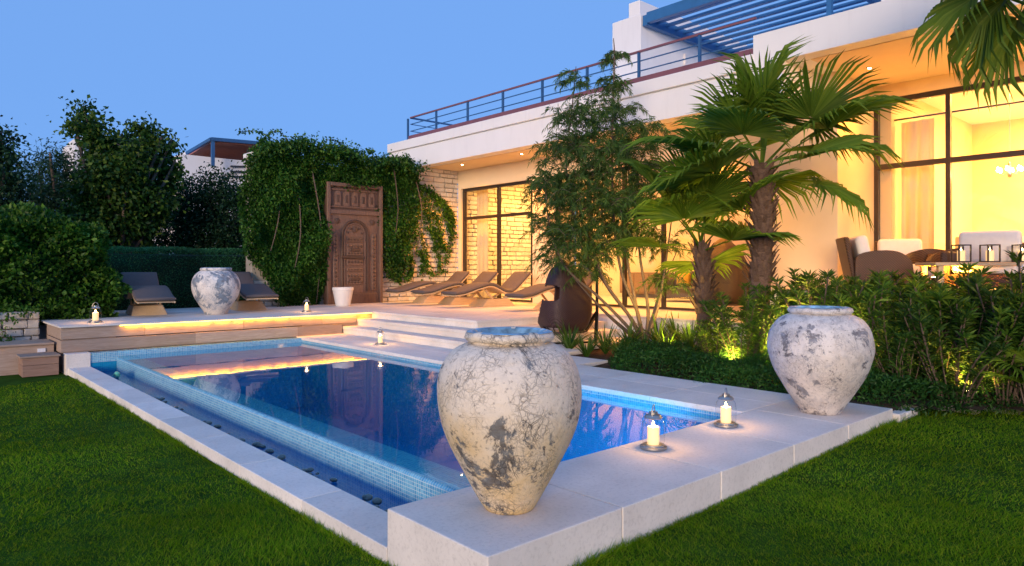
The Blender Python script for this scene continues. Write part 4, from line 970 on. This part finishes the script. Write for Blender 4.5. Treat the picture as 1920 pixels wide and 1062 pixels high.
# ------------------------------------------------------------------ hedges
def hedge(name, label, box, n, L, W, mat, bulge=.08, core=.12, cat='hedge', rnd=.25):
    x0,x1,y0,y1,z0,z1 = box; c = np.array([(x0+x1)/2,(y0+y1)/2,z0])
    t = thing(name, label, cat, tuple(c))
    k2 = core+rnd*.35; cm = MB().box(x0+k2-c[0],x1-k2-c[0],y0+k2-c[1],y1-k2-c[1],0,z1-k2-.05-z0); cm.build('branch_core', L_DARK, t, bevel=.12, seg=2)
    a = [(x1-x0)*(z1-z0),(x1-x0)*(z1-z0),(y1-y0)*(z1-z0),(y1-y0)*(z1-z0),(x1-x0)*(y1-y0)]; tot = sum(a); P = []; N = []
    for k, ar in enumerate(a):
        m = int(n*ar/tot); u = rng.random((m,3))
        p = np.stack([x0+(x1-x0)*u[:,0], y0+(y1-y0)*u[:,1], z0+(z1-z0)*u[:,2]],1); nr = np.zeros((m,3))
        if k == 0: p[:,1] = y0; nr[:,1] = -1
        if k == 1: p[:,1] = y1; nr[:,1] = 1
        if k == 2: p[:,0] = x0; nr[:,0] = -1
        if k == 3: p[:,0] = x1; nr[:,0] = 1
        if k == 4: p[:,2] = z1; nr[:,2] = 1
        P.append(p); N.append(nr)
    P = np.concatenate(P); N = np.concatenate(N); m = len(P)
    # rounded shoulders
    ctr = np.array([(x0+x1)/2,(y0+y1)/2,(z0+z1)/2]); half = np.array([(x1-x0)/2,(y1-y0)/2,(z1-z0)/2])
    q = (P-ctr); inn = np.maximum(half-rnd, .01); cl = np.clip(q, -inn, inn); dq = q-cl
    up_ = (q[:,2] > 0)
    ln = np.linalg.norm(dq,axis=1); f = np.where((ln > rnd)&up_, rnd/np.maximum(ln,1e-6), 1.0); P = ctr+cl+dq*f[:,None]
    lump = np.sin(P[:,0]*4.1)*np.sin(P[:,2]*4.7+P[:,0])+.6*np.sin(P[:,0]*9+P[:,1]*7)*np.sin(P[:,2]*11)
    P = P+N*(lump*bulge)[:,None]-N*np.abs(rng.normal(size=(m,1)))*core*.7
    Dn = N*.9+rng.normal(size=(m,3))*.75; Dn[:,2] += .25
    sz = rng.uniform(.55,1.5,m); V, F = leaf_geo(P, Dn, sz*L, sz*rng.uniform(.8,1.2,m)*W, .2)
    np_mesh('foliage', V-c, F, mat, t); return t
# left leafy hedge
hl = atY(222,420,16.3)
hz = atY(100,402,15.2).z
hedge('leafy_hedge', 'tall bushy bright green hedge at the left edge', (-3.2, atY(214,450,15.4).x, 15.2, 17.2, .35, hz+.02), 75000, .085,.055, L_HEDGE, .17, .20, rnd=.7)
hb = atY(225,470,17.6); hb1 = atY(470,470,17.6)
hedge('clipped_hedge', 'clipped dark green hedge behind the deck loungers', (hb.x-.4, hb1.x+.6, 17.55, 18.8, -.5, atY(340,466,17.6).z), 60000, .035,.02, L_CLIP, .02, .05, rnd=.12)
# low stone wall at the far left, behind the steps
lw = thing('low_stone_wall', 'low pale stone wall under the left hedge', 'wall', (0,15,.0))
MB().box(-3,2.0,15.02,15.3,-.4,.62).build('wall_core', MORTAR, lw, world=True)
stone_field(lw, -2.0, 2.0, -.1, .62, 14.93, 12)
# trailing twigs under the left hedge
P = np.stack([rng.uniform(-2.2,2.1,2600), rng.uniform(14.75,15.2,2600), .75-np.abs(rng.normal(size=2600))*.32],1)
k_ = (np.sin(P[:,0]*2.3+.4)+np.sin(P[:,0]*5.1)) > -.2; P = P[k_ | (P[:,2] > .55)]
t = thing('trailing_creeper', 'creeper trailing from the left hedge over the low wall', 'creeper', (0,14.95,.2))
V,F = leaf_geo(P, rng.normal(size=(len(P),3))+np.array([0,-.5,-.6]), rng.uniform(.05,.1,len(P)), rng.uniform(.03,.055,len(P)), .2); np_mesh('foliage', V-np.array(t.location), F, L_HEDGE, t)

# ------------------------------------------------------------------ climbing vine on the stone wall
def in_poly(x, y, poly):
    r = np.zeros(len(x), bool); n = len(poly)
    for i in range(n):
        x0,y0 = poly[i]; x1,y1 = poly[(i+1)%n]
        c = ((y0 > y) != (y1 > y)) & (x < (x1-x0)*(y-y0)/((y1-y0) if y1 != y0 else 1e-9)+x0); r ^= c
    return r
def wall_xz(px, py, Y=16.6): p = atY(px,py,Y); return (p.x,p.z)
polyA = [wall_xz(*q) for q in ((452,420),(458,345),(474,300),(500,262),(560,262),(600,272),(650,276),(700,296),(745,296),(775,296),(790,335),(770,352),(722,352),(705,346),(612,347),(612,440),(612,560),(600,572),(520,570),(505,520),(462,470))]
polyB = [wall_xz(*q) for q in ((708,340),(788,335),(798,360),(790,395),(786,440),(776,470),(764,515),(748,528),(730,514),(716,430))]
polyC = [wall_xz(*q) for q in ((785,340),(818,355),(846,390),(846,408),(826,420),(838,445),(820,440),(800,425),(788,470),(778,440))]
tend = [((800,400),(812,440),(822,475),(824,500)),((790,440),(800,480),(806,512),(835,508)),((835,400),(845,430),(846,455),(836,492)),((770,480),(772,510),(762,525)),((820,380),(842,395),(850,420)),((745,480),(742,515),(750,526)),((812,430),(826,452),(835,470)),((780,380),(815,405),(828,440),(812,470)),((790,350),(825,370),(848,405),(842,430)),((785,470),(796,490),(790,512)),((800,360),(835,385),(852,440))]
vine = thing('climbing_vine', 'dense green vine covering the wall around the carved door', 'vine', (8.5,16.8,.44))
def fill(poly, dens, thick, ymax=16.93):
    xs = [q[0] for q in poly]; zs = [q[1] for q in poly]; A = (max(xs)-min(xs))*(max(zs)-min(zs)); n = int(dens*A)
    x = rng.uniform(min(xs),max(xs),n); z = rng.uniform(min(zs),max(zs),n); j = rng.normal(size=(n,2))*.06
    k = in_poly(x+j[:,0], z+j[:,1], poly); x, z = x[k], z[k]
    dep = thick*(.45+.35*np.sin(x*2.7+1)*np.sin(z*2.3)+.2*np.sin(x*6.1)*np.sin(z*5.3+2))
    y = ymax-dep*rng.random(len(x))**.45
    return np.stack([x,y,z],1)
PA = fill(polyA, 3300, .62); PB = np.concatenate([fill(polyB, 2000, .38), fill(polyC, 520, .22)])
# bulging overhang along the top of the wall
m = 5200; xt = rng.uniform(wall_xz(470,270)[0], wall_xz(790,300)[0], m); zt_ = np.interp(xt, [wall_xz(q,0)[0] for q in (470,500,560,640,700,790)], [wall_xz(470,300)[1],wall_xz(500,270)[1],wall_xz(560,268)[1],wall_xz(640,282)[1],wall_xz(700,300)[1],wall_xz(790,315)[1]])
PT = np.stack([xt, 16.75+rng.normal(size=m)*.3, zt_+rng.normal(size=m)*.10-.05+.08*np.sin(xt*5)],1)
PS = []
for tn in tend:
    q = interp([(wall_xz(*a,16.85)[0],16.88,wall_xz(*a,16.85)[1]) for a in tn], 30)
    for p_ in q: PS.append(np.array(p_)+rng.normal(size=(9,3))*np.array([.05,.025,.05]))
    MB().tube(q, .006, 5).build('stem', BARK, vine, world=True)
for sx_ in ((560,330,545,560),(585,300,600,570),(520,300,505,500),(740,300,735,500),(775,310,790,470)):
    a_, b1_ = wall_xz(sx_[0],sx_[1]), wall_xz(sx_[2],sx_[3]); q = interp([(a_[0],16.7,a_[1]),((a_[0]+b1_[0])/2+.15,16.6,(a_[1]+b1_[1])/2),(b1_[0],16.8,b1_[1])],14)
    MB().tube(q, list(np.linspace(.02,.008,14)), 6).build('stem', BARK, vine, world=True)
# a few shoots that stick out above the wall
for sx_, sy_, ex, ey in ((520,265,448,247),(540,262,505,250),(600,272,640,268),(700,296,690,285),(480,290,500,255)):
    a_, e_ = atY(sx_,sy_,16.6), atY(ex,ey,16.6); q = interp([a_,a_.lerp(e_,.5)+Vector((0,0,.12)),e_],12); MB().tube(q,.008,5).build('shoot', BARK, vine, world=True)
    for p_ in q[3:]: PS.append(np.array(p_)+rng.normal(size=(6,3))*.035)
PV = np.concatenate([PA,PB,PT]+PS); n = len(PV)
Dn = rng.normal(size=(n,3))*.8+np.array([0,-.75,-.15])
V,F = leaf_geo(PV, Dn, rng.uniform(.05,.105,n), rng.uniform(.04,.075,n), .2, .25); np_mesh('foliage', V-np.array(vine.location), F, L_VINE, vine)

# ------------------------------------------------------------------ neighbouring house
NH = thing('neighbour_house', 'white neighbouring house with brown sloped roof canopy behind trees', 'house', (3,34,-.6))
YN = 34
def nb(x0,y0,x1,y1,name,mat,d=4.0,dy=0): 
    a = atY(x0,y1,YN+dy); b_ = atY(x1,y0,YN+dy); return MB().box(a.x,b_.x,YN+dy,YN+dy+d,a.z,b_.z).build(name, mat, NH, world=True)
nb(338,308,520,470,'wall',STUCCO,6); nb(350,300,500,325,'roof_block',STUCCO,5,2.6)
nb(140,262,160,330,'chimney',STUCCO,1.5); nb(185,262,262,268,'flat_roof',DARKM,3); nb(150,268,262,400,'wall',STUCCO,4,.3)
def pt_(x,y,dy=0): return atY(x,y,YN+dy)
c_ = [pt_(398,262,-.6),pt_(512,272,-.6),pt_(512,304,2.4),pt_(346,292,2.4)]
MB().add([tuple(v) for v in c_]+[tuple(v+Vector((0,0,-.12))) for v in c_],[(0,1,2,3),(7,6,5,4),(0,4,5,1),(1,5,6,2),(2,6,7,3),(3,7,4,0)]).build('canopy', M_plain('rust_canopy',(.42,.15,.10),.7), NH, world=True)
MB().bar(pt_(396,261,-.7),pt_(514,271,-.7),.13,.16).build('canopy_beam', BLUEM, NH, world=True); MB().bar(pt_(396,261,-.7),pt_(350,288,1.3),.12,.14).build('canopy_beam', BLUEM, NH, world=True)
MB().bar(pt_(399,262,-.65),pt_(399,312,-.65),.14).build('canopy_post', BLUEM, NH, world=True)
for y_ in (312,322,331): MB().bar(pt_(432,y_,-.1),pt_(486,y_+1,-.1),.07).build('balcony_rail', DARKM, NH, world=True)

# ------------------------------------------------------------------ fan palms
def frond_mesh(name, seed, petiole=.7, Lf=.75, span=115, nseg=34, droop=.5, split=.52):
    rr = random.Random(seed); V = []; F = []
    # petiole
    for i in range(5):
        u = i/4; x = petiole*u; z = .16*petiole*math.sin(u*1.5)
        w = .022*(1-.6*u)
        for dy, dz in ((-w,0),(0,-w*.7),(w,0),(0,w*.4)): V.append((x,dy,z+dz))
    for i in range(4):
        for k in range(4): F.append((i*4+k,i*4+(k+1)%4,(i+1)*4+(k+1)%4,(i+1)*4+k))
    hx, hz_ = petiole, .16*petiole*math.sin(1.5)
    dth = 2*R(span)/nseg
    for s in range(nseg):
        th = -R(span)+dth*(s+.5); ct = math.cos(th)
        L = Lf*(.70+.30*max(0,math.cos(th*.62)))*rr.uniform(.93,1.05)
        cup = .22                                                    # fan is cupped about the petiole
        def P(r, dt, lift):
            a = th+dt; x = math.cos(a)*r; y = math.sin(a)*r
            z = cup*abs(y)*1.0 - droop*Lf*max(0,(r/Lf-.45))**2*(1.3+.5*rr.random()) + lift
            return (hx+x, y*.96, hz_+z+.10*x)
        n0 = len(V); r1 = L*split
        V += [P(.02,-dth*.4,0),P(.02,dth*.4,0),P(.02,0,.004)]
        V += [P(r1*.6,-dth*.5,0),P(r1*.6,dth*.5,0),P(r1*.6,0,.018)]
        V += [P(r1,-dth*.5,0),P(r1,dth*.5,0),P(r1,0,.022)]
        tw = rr.uniform(-.05,.05); V += [P(L*.80,-dth*.22+tw,-.01),P(L*.80,dth*.22+tw,-.01),P(L*.80,tw,.008)]
        tip = P(L,tw*1.6,-.02-rr.random()*.06); V.append(tip)
        for k in range(3):
            a = n0+3*k; F += [(a,a+3,a+5,a+2),(a+2,a+5,a+4,a+1)]
        F += [(n0+9,n0+12,n0+11),(n0+11,n0+12,n0+10)]
    me = bpy.data.meshes.new(name); me.from_pydata(V,[],F); me.materials.append(L_PALM); return me
FR = [frond_mesh('frond',k,.62+.06*(k%3),.80,108+7*(k%3),40,.22+.20*(k%4),.36+.05*(k%3)) for k in range(6)]
def palm(name, label, base, top, r0, fronds, boots=True, scale=1.0, seed=0, group='fan palms'):
    rr = random.Random(seed); base = Vector(base); top = Vector(top); t = thing(name, label, 'palm', tuple(base), 0, group)
    h = top-base; pts = interp([Vector(),h*.33+Vector((.05,.03,0)),h*.7+Vector((.02,-.03,0)),h],16)
    rad = [r0*(1.15-.35*i/15+.03*math.sin(i*2.4)) for i in range(16)]
    MB().tube(pts, rad, 14).build('trunk', BARK_P, t, smooth=True)
    if boots:
        m = MB(); L = h.length; nb_ = int(L*62)
        for k in range(nb_):
            u = .42+.58*k/nb_; i = min(14,int(u*15)); f = u*15-i; c = pts[i].lerp(pts[i+1],f); r = rad[i]
            a = k*2.399; dn = Vector((math.cos(a),math.sin(a),0)); sd = Vector((-math.sin(a),math.cos(a),0)); w = .055*rr.uniform(.7,1.2); ln = rr.uniform(.10,.20)
            o_ = c+dn*(r*.85); q = o_+dn*.12*rr.uniform(.4,1.5)+Vector((0,0,ln))
            m.add([o_-sd*w-Vector((0,0,.03)),o_+sd*w-Vector((0,0,.03)),q+sd*w*.45,q-sd*w*.45,o_+dn*.035],[(0,4,3),(0,1,4),(4,1,2),(3,4,2),(0,3,2,1)])
        m.build('leaf_bases', BARK_P, t)
    for k,(az,el,s,fi,roll) in enumerate(fronds):
        o = bpy.data.objects.new('frond', FR[fi%6]); COL.objects.link(o); o.parent = t
        o.location = h+Vector((0,0,-.05+.12*math.sin(R(el))))
        # az measured in view space: 0 = picture right, 90 = away
        wa = YAW-R(90)+R(az)
        o.rotation_euler = (Matrix.Rotation(wa,3,'Z')@Matrix.Rotation(-R(el),3,'Y')@Matrix.Rotation(R(roll),3,'X')).to_euler(); o.scale = (s*scale,)*3
    return t
rr = random.Random(5)
def frond_set(n, lo, hi, seed):
    r_ = random.Random(seed); out = []
    for k in range(n):
        u = (k+.5)/n; el = hi-(hi-lo)*u+r_.uniform(-8,8); out.append((k*137.5+r_.uniform(-15,15), el, r_.uniform(.85,1.12), r_.randrange(6), r_.uniform(-25,25)))
    return out
pc = atX(1428,318,9.7); pbz = (atX(1422,560,9.7).x, atX(1422,560,9.7).y, -.1)
f1 = frond_set(15,-32,82,11)+[(5,8,1.15,3,10),(-20,22,1.1,2,0),(175,10,1.1,1,-10),(200,-12,1.1,4,20)]
palm('fan_palm', 'tall fan palm with shaggy trunk in front of the pillar wall', pbz, (pc.x,pc.y,pc.z), .15, f1, True, 1.28, 2)
pc2 = atX(1314,468,9.6); pb2 = atX(1322,600,9.6)
f2 = frond_set(12,-18,85,23)
palm('small_fan_palm', 'short young fan palm left of the tall palm', (pb2.x,pb2.y,-.1), (pc2.x,pc2.y,pc2.z), .11, f2, True, 1.25, 3)
pc3 = atD(1965,-140,6.6); pb3 = (pc3.x+.9,pc3.y-.8,-.15)
f3 = [(185,-62,1.1,3,5),(165,-48,1.05,1,-15),(200,-74,1.1,5,20),(230,-30,1.0,2,0),(140,-8,1.0,4,0),(185,5,1.0,0,0),(120,20,1,1,0),(40,10,1,2,0),(-20,-10,1,3,0),(-70,15,1,4,0),(80,50,1,5,0),(260,40,1,0,0),(0,60,1,1,0)]
palm('overhanging_palm', 'fan palm whose fronds hang in from the top right corner', pb3, tuple(pc3), .18, f3, True, 1.0, 4)
pc4 = atX(1958,735,8.9); 
f4 = [(165,42,1.0,3,10),(180,25,1.0,2,-20),(150,58,1.0,1,15),(195,12,.9,0,0),(120,70,1.0,4,0),(60,50,1,5,0),(0,40,1,1,0),(215,35,.9,2,10),(265,25,.9,4,0),(305,40,.9,0,0)]
palm('low_fan_palm', 'low fan palm at the right edge beside the lawn', (pc4.x,pc4.y,-.2), (pc4.x,pc4.y,.12), .10, f4, False, .62, 5)

# ------------------------------------------------------------------ willow-leaved shrub by the steps
ws = atX(1204,640,10.05)
will = thing('willow_shrub', 'tall fine leaved many stemmed shrub right of the steps', 'shrub', (ws.x,ws.y,-.08))
woff = np.array(will.location); dW = ws.dot(_fw)
def wp(x,y,dd=0): return atD(x,y,dW+dd)
stems = [((1204,640),(1185,600),(1140,540),(1090,450),(1062,330),(1075,180),(1080,125)),((1206,640),(1195,585),(1165,510),(1150,400),(1148,250),(1152,110),(1150,72)),((1210,640),(1215,580),(1200,480),(1190,360),(1215,260)),((1200,640),(1165,600),(1120,555),(1060,500),(1030,420),(1022,330)),((1212,640),(1235,570),(1250,480),(1262,390)),((1203,640),(1178,590),(1130,520),(1110,430),(1118,320),(1110,220)),((1208,640),(1222,600),(1240,540),(1270,470)),((1206,640),(1190,560),(1175,470),(1180,350),(1170,240)),((1200,642),(1150,600),(1110,560),(1075,520))]
SP = []
for i, s_ in enumerate(stems):
    rr_ = random.Random(i); dd = rr_.uniform(-.5,.5); q = interp([wp(x,y,dd*(k/len(s_))) for k,(x,y) in enumerate(s_)], 26); SP.append(q)
    MB().tube([p-Vector(woff) for p in q], list(np.linspace(.04,.007,26)), 6).build('stem', BARK, will, smooth=True)
wgeo = []; twm = MB()
clumps = [(1080,150,24,5),(1152,110,14,5),(1150,160,22,8),(1110,215,48,16),(1165,230,45,16),(1060,235,35,9),(1040,290,42,14),(1110,290,55,26),(1175,300,52,24),(1215,262,40,12),(1225,330,36,12),(1040,360,46,22),(1100,370,55,30),(1165,375,55,28),(1015,420,28,9),(1070,435,50,24),(1130,450,50,24),(1190,440,40,14),(1245,390,34,10),(1255,460,30,8),(1100,500,36,12),(1050,480,34,12),(1265,530,22,5),(1010,340,26,8)]
for cx_,cy_,rp,nb_ in clumps:
    rp = rp*.86; cx_ = cx_-(cx_-1120)*.10
    for k in range(int(nb_*3.3)):
        a = rng.uniform(0,6.283); r = rp*math.sqrt(rng.random()); x = cx_+r*math.cos(a); y = cy_+r*math.sin(a)*.9; dd = rng.uniform(-.9,.9)*min(1,rp/45)
        p0 = wp(x,y,dd); ln = rng.uniform(.35,.75)*(.7 if rp < 25 else 1)
        h_ = rng.uniform(0,6.283); up_ = rng.uniform(.2,1.0); d0 = Vector((math.cos(h_)*.6,math.sin(h_)*.6,up_)).normalized()
        q = [p0+d0*(ln*t)+Vector((0,0,-.85*ln*t*t)) for t in np.linspace(0,1,8)]
        nl = 46; tt = rng.random(nl); qa = np.array(q); idx = np.minimum((tt*7).astype(int),6); fr = (tt*7-idx)[:,None]
        P = qa[idx]*(1-fr)+qa[idx+1]*fr; T = qa[idx+1]-qa[idx]; Dn = unit(T)*.9+rng.normal(size=(nl,3))*.55; Dn[:,2] -= .35
        wgeo.append(leaf_geo(P,Dn,rng.uniform(.06,.14,nl),rng.uniform(.008,.015,nl),.15,.2))
        if k%2 == 0: twm.tube([Vector(v)-Vector(woff) for v in q[::2]], .004, 3, False)
V,F = cat_geo(wgeo); np_mesh('foliage', V-woff, F, L_WILL, will)
tag(twm.build('twigs', BARK, will), kind='stuff')

# ------------------------------------------------------------------ oleander bushes, strap plants, ground cover
def oleander(seed, h=1.3, ns=26, spread=.42):
    r_ = random.Random(seed); geo = []; st = MB()
    for k in range(ns):
        a = r_.uniform(0,6.283); rad = spread*math.sqrt(r_.random()); hh = h*r_.uniform(.62,1.05)*(1-.25*(rad/spread))
        q = interp([(rad*.25*math.cos(a),rad*.25*math.sin(a),0),(rad*.7*math.cos(a),rad*.7*math.sin(a),hh*.55),(rad*1.15*math.cos(a+.2),rad*1.15*math.sin(a+.2),hh)],10)
        st.tube(q, .007, 4, False); qa = np.array(q)
        nl = 62; tt = .18+.82*rng.random(nl)**.75; idx = np.minimum((tt*9).astype(int),8); fr = (tt*9-idx)[:,None]
        P = qa[idx]*(1-fr)+qa[idx+1]*fr; an = rng.uniform(0,6.283,nl)
        Dn = np.stack([np.cos(an),np.sin(an),rng.uniform(.1,1.1,nl)],1)
        geo.append(leaf_geo(P,Dn,rng.uniform(.09,.17,nl),rng.uniform(.018,.03,nl),.18,.1,np.array([0,0,1.])))
        tp = np.repeat(qa[-1:],9,0); an = np.arange(9)*.7; geo.append(leaf_geo(tp,np.stack([np.cos(an),np.sin(an),np.full(9,.9)],1),rng.uniform(.09,.14,9),.022,.18,.05))
    V,F = cat_geo(geo); return V,F,st
OV = []
for k in range(4):
    V,F,st = oleander(k, 1.3, 31, .5); o = np_mesh('foliage', V, F, L_OLEA); s_ = st.build('stems', BARK); tag(s_, kind='stuff'); OV.append((o.data, s_.data)); bpy.data.objects.remove(o); bpy.data.objects.remove(s_)
def put_oleander(label, x, y, z, s, k, name='oleander_bush', grp='oleander bushes in the bed'):
    t = thing(name, label, 'bush', (x,y,z), random.uniform(0,6.28), grp)
    link('foliage', OV[k][0], None, t); tag(link('stems', OV[k][1], None, t), kind='stuff'); t.scale = (s,s,s*random.uniform(.95,1.05)); return t
# (pixel x of the bush, world X of its base, size)
places = [(1345,9.0,.62,'first oleander, below the short palm'),(1400,8.9,.95,'oleander just left of the tall palm trunk'),(1455,9.3,.92,'oleander at the foot of the tall palm'),
 (1500,9.6,1.02,'oleander behind the left shoulder of the mottled jar'),(1555,9.2,1.0,'oleander directly above the mottled jar rim'),(1610,9.4,1.02,'oleander behind the right shoulder of the mottled jar'),
 (1660,9.0,1.0,'oleander under the wicker armchair'),(1715,9.2,1.03,'oleander between the armchair and the tub chairs'),(1770,8.9,1.0,'oleander under the two tub chairs'),(1825,9.1,1.02,'oleander under the coffee table lanterns'),
 (1880,8.9,1.03,'oleander left of the right picture edge'),(1935,9.0,1.03,'oleander cut by the right picture edge'),(1640,10.2,1.05,'rear oleander behind the armchair bushes'),(1750,10.2,1.05,'rear oleander in front of the tub chairs'),(1860,10.0,1.05,'rear oleander in front of the sofa'),(1700,8.55,.85,'low front oleander right of the mottled jar'),(1790,8.5,.85,'low front oleander left of the low fan palm'),(1530,10.3,.98,'rear oleander before the pillar wall')]
for i,(xq,X,s,lb) in enumerate(places):
    p = atX(xq,500,X); put_oleander(lb+' with lance shaped leaves', p.x, p.y, -.08, s*random.uniform(1.0,1.22), i%4)
# strap leaf plants
def strap(seed):
    r_ = random.Random(seed); V = []; F = []
    for k in range(46):
        a = r_.uniform(0,6.283); ln = r_.uniform(.28,.52); w = r_.uniform(.008,.014); lean = r_.uniform(.25,1.0); n0 = len(V)
        for i in range(6):
            u = i/5; rr_ = ln*lean*u; z = ln*(u-.55*lean*u*u); ww = w*(1-u**2.2)+.0008
            c = (math.cos(a),math.sin(a)); V += [(c[0]*rr_-c[1]*ww,c[1]*rr_+c[0]*ww,z),(c[0]*rr_+c[1]*ww,c[1]*rr_-c[0]*ww,z)]
        F += [(n0+2*i,n0+2*i+1,n0+2*i+3,n0+2*i+2) for i in range(5)]
    me = bpy.data.meshes.new('strap_leaves'); me.from_pydata(V,[],F); me.materials.append(L_STRAP); return me
SM = [strap(k) for k in range(3)]
for i,(xq,yq,s,lb) in enumerate([(1068,655,1.0,'strap leaf tuft beside the rim of the crackled jar'),(1100,668,.8,'strap leaf tuft at the paving edge under the egg chair'),(1135,660,1.0,'strap leaf tuft at the foot of the egg chair stand'),(1165,672,.9,'strap leaf tuft left of the willow shrub stems'),(1180,655,1.0,'strap leaf tuft at the base of the willow shrub'),(1235,650,1.15,'strap leaf tuft just right of the willow shrub base'),(1270,645,1.2,'lush strap leaf tuft in front of the white plinth'),(1295,655,1.0,'strap leaf tuft left of the short palm trunk'),(1250,665,.9,'strap leaf tuft at the edge of the dark ground cover'),(1210,672,.8,'small strap leaf tuft on the bed edge')]):
    p = atZ(xq,yq,-.02); s *= 1.45; t = thing('strap_leaf_plant', lb, 'plant', (p.x,p.y,-.06), i*1.3, 'strap leaf plants in the bed'); link('leaves', SM[i%3], None, t); t.scale = (s,)*3
# dark ground cover spilling over the paving edge
def cover():
    n = 46000; x = rng.uniform(7.15,9.6,n); y = rng.uniform(1.1,6.9,n)
    edge = np.interp(y,[1.0,2.3,2.6,4,5.5,6.3,6.9],[9.7,8.1,7.55,7.42,7.40,7.6,8.1])+.10*np.sin(y*5)+.05*np.sin(y*13)
    k = (x > edge)&((y < 6.6)|(x > 8.0))&(x < edge+1.9); x, y, edge = x[k],y[k],edge[k]
    top = .27*sst(0,.35,x-edge)*(1+.35*np.sin(x*4+y*3)*np.sin(y*5.3))*(.55+.45*sst(1.0,3.2,y))
    z = -.07+top*rng.random(len(x))**.35
    P = np.stack([x,y,z],1); Dn = rng.normal(size=P.shape)*.7+np.array([-.25,-.1,.55])
    V,F = leaf_geo(P,Dn,rng.uniform(.04,.085,len(x)),rng.uniform(.012,.024,len(x)),.2,.2)
    o = np_mesh('ground_cover', V, F, L_COVER); tag(o,'dark green creeping ground cover along the paving edge','ground cover',kind='stuff')
cover()
# small shrub at the left edge by the timber steps
sh = atZ(-8,690,-.3); t = thing('round_shrub','small bright green shrub at the left edge by the box step','shrub',(sh.x,sh.y,-.34),0)
b_ = [((sh.x,sh.y,-.02),(.22,.22,.26)),((sh.x-.25,sh.y,.05),(.3,.3,.3))]; limbs((sh.x,sh.y,-.34),b_,.02,t); crown('foliage',b_,260,.06,.035,L_HEDGE,t,per=14,spread=.06)
# garden uplights hidden among the plants
def uplight(label, x, y, aim, power, size=70, z=-.08):
    t = thing('garden_uplight', label, 'garden light', (x,y,z), 0, 'spike uplights in the bed')
    MB().lathe([(.012,-.1),(.012,.06),(.04,.07),(.045,.16),(.04,.165)],14).build('housing', BLACKM, t); MB().lathe([(.036,.163),(.034,.168)],14).build('lens', LAMPD, t)
    l = bpy.data.lights.new('uplight_lamp','SPOT'); l.energy = power; l.color = (1,.56,.10) if z < 0 else (1,.40,.02); l.spot_size = R(size*2 if size < 80 else 160); l.spot_blend = .8; l.shadow_soft_size = .12
    o = bpy.data.objects.new('uplight_lamp', l); COL.objects.link(o); o.parent = t; o.location = (0,0,.19); o.rotation_euler = (Vector(aim)-Vector((x,y,z+.18))).to_track_quat('-Z','Y').to_euler()
q = atX(1375,600,8.7); uplight('spike uplight at the foot of the short palm', q.x, q.y, (11.8,7.4,4.4), 110)
q = atX(1470,600,8.9); uplight('spike uplight in front of the tall palm', q.x, q.y, (12.2,5.2,5.0), 480)
for xq, X, pw, lb in ((1505,9.7,100,'spike uplight behind the mottled jar'),(1610,8.75,90,'spike uplight under the armchair bushes'),(1700,9.6,160,'spike uplight under the tub chair bushes'),(1815,8.6,150,'spike uplight among the right oleanders'),(1900,9.4,160,'spike uplight near the right picture edge')):
    q = atX(xq,600,X); uplight(lb, q.x, q.y, (q.x+.5,q.y+.2,1.6), pw, 80)
for xq, lb in ((1752,'floor uplight beside the armchair washing the porch ceiling'),(1800,'floor uplight behind the bushes washing the porch ceiling')):
    q = atX(xq,600,11.3); uplight(lb, q.x, q.y, (12.9,q.y+.6,5.0), 210, 52, 1.10)
q = atX(1260,620,9.6); uplight('spike uplight beside the willow shrub', q.x, q.y, (ws.x+.6,ws.y,4.0), 170)
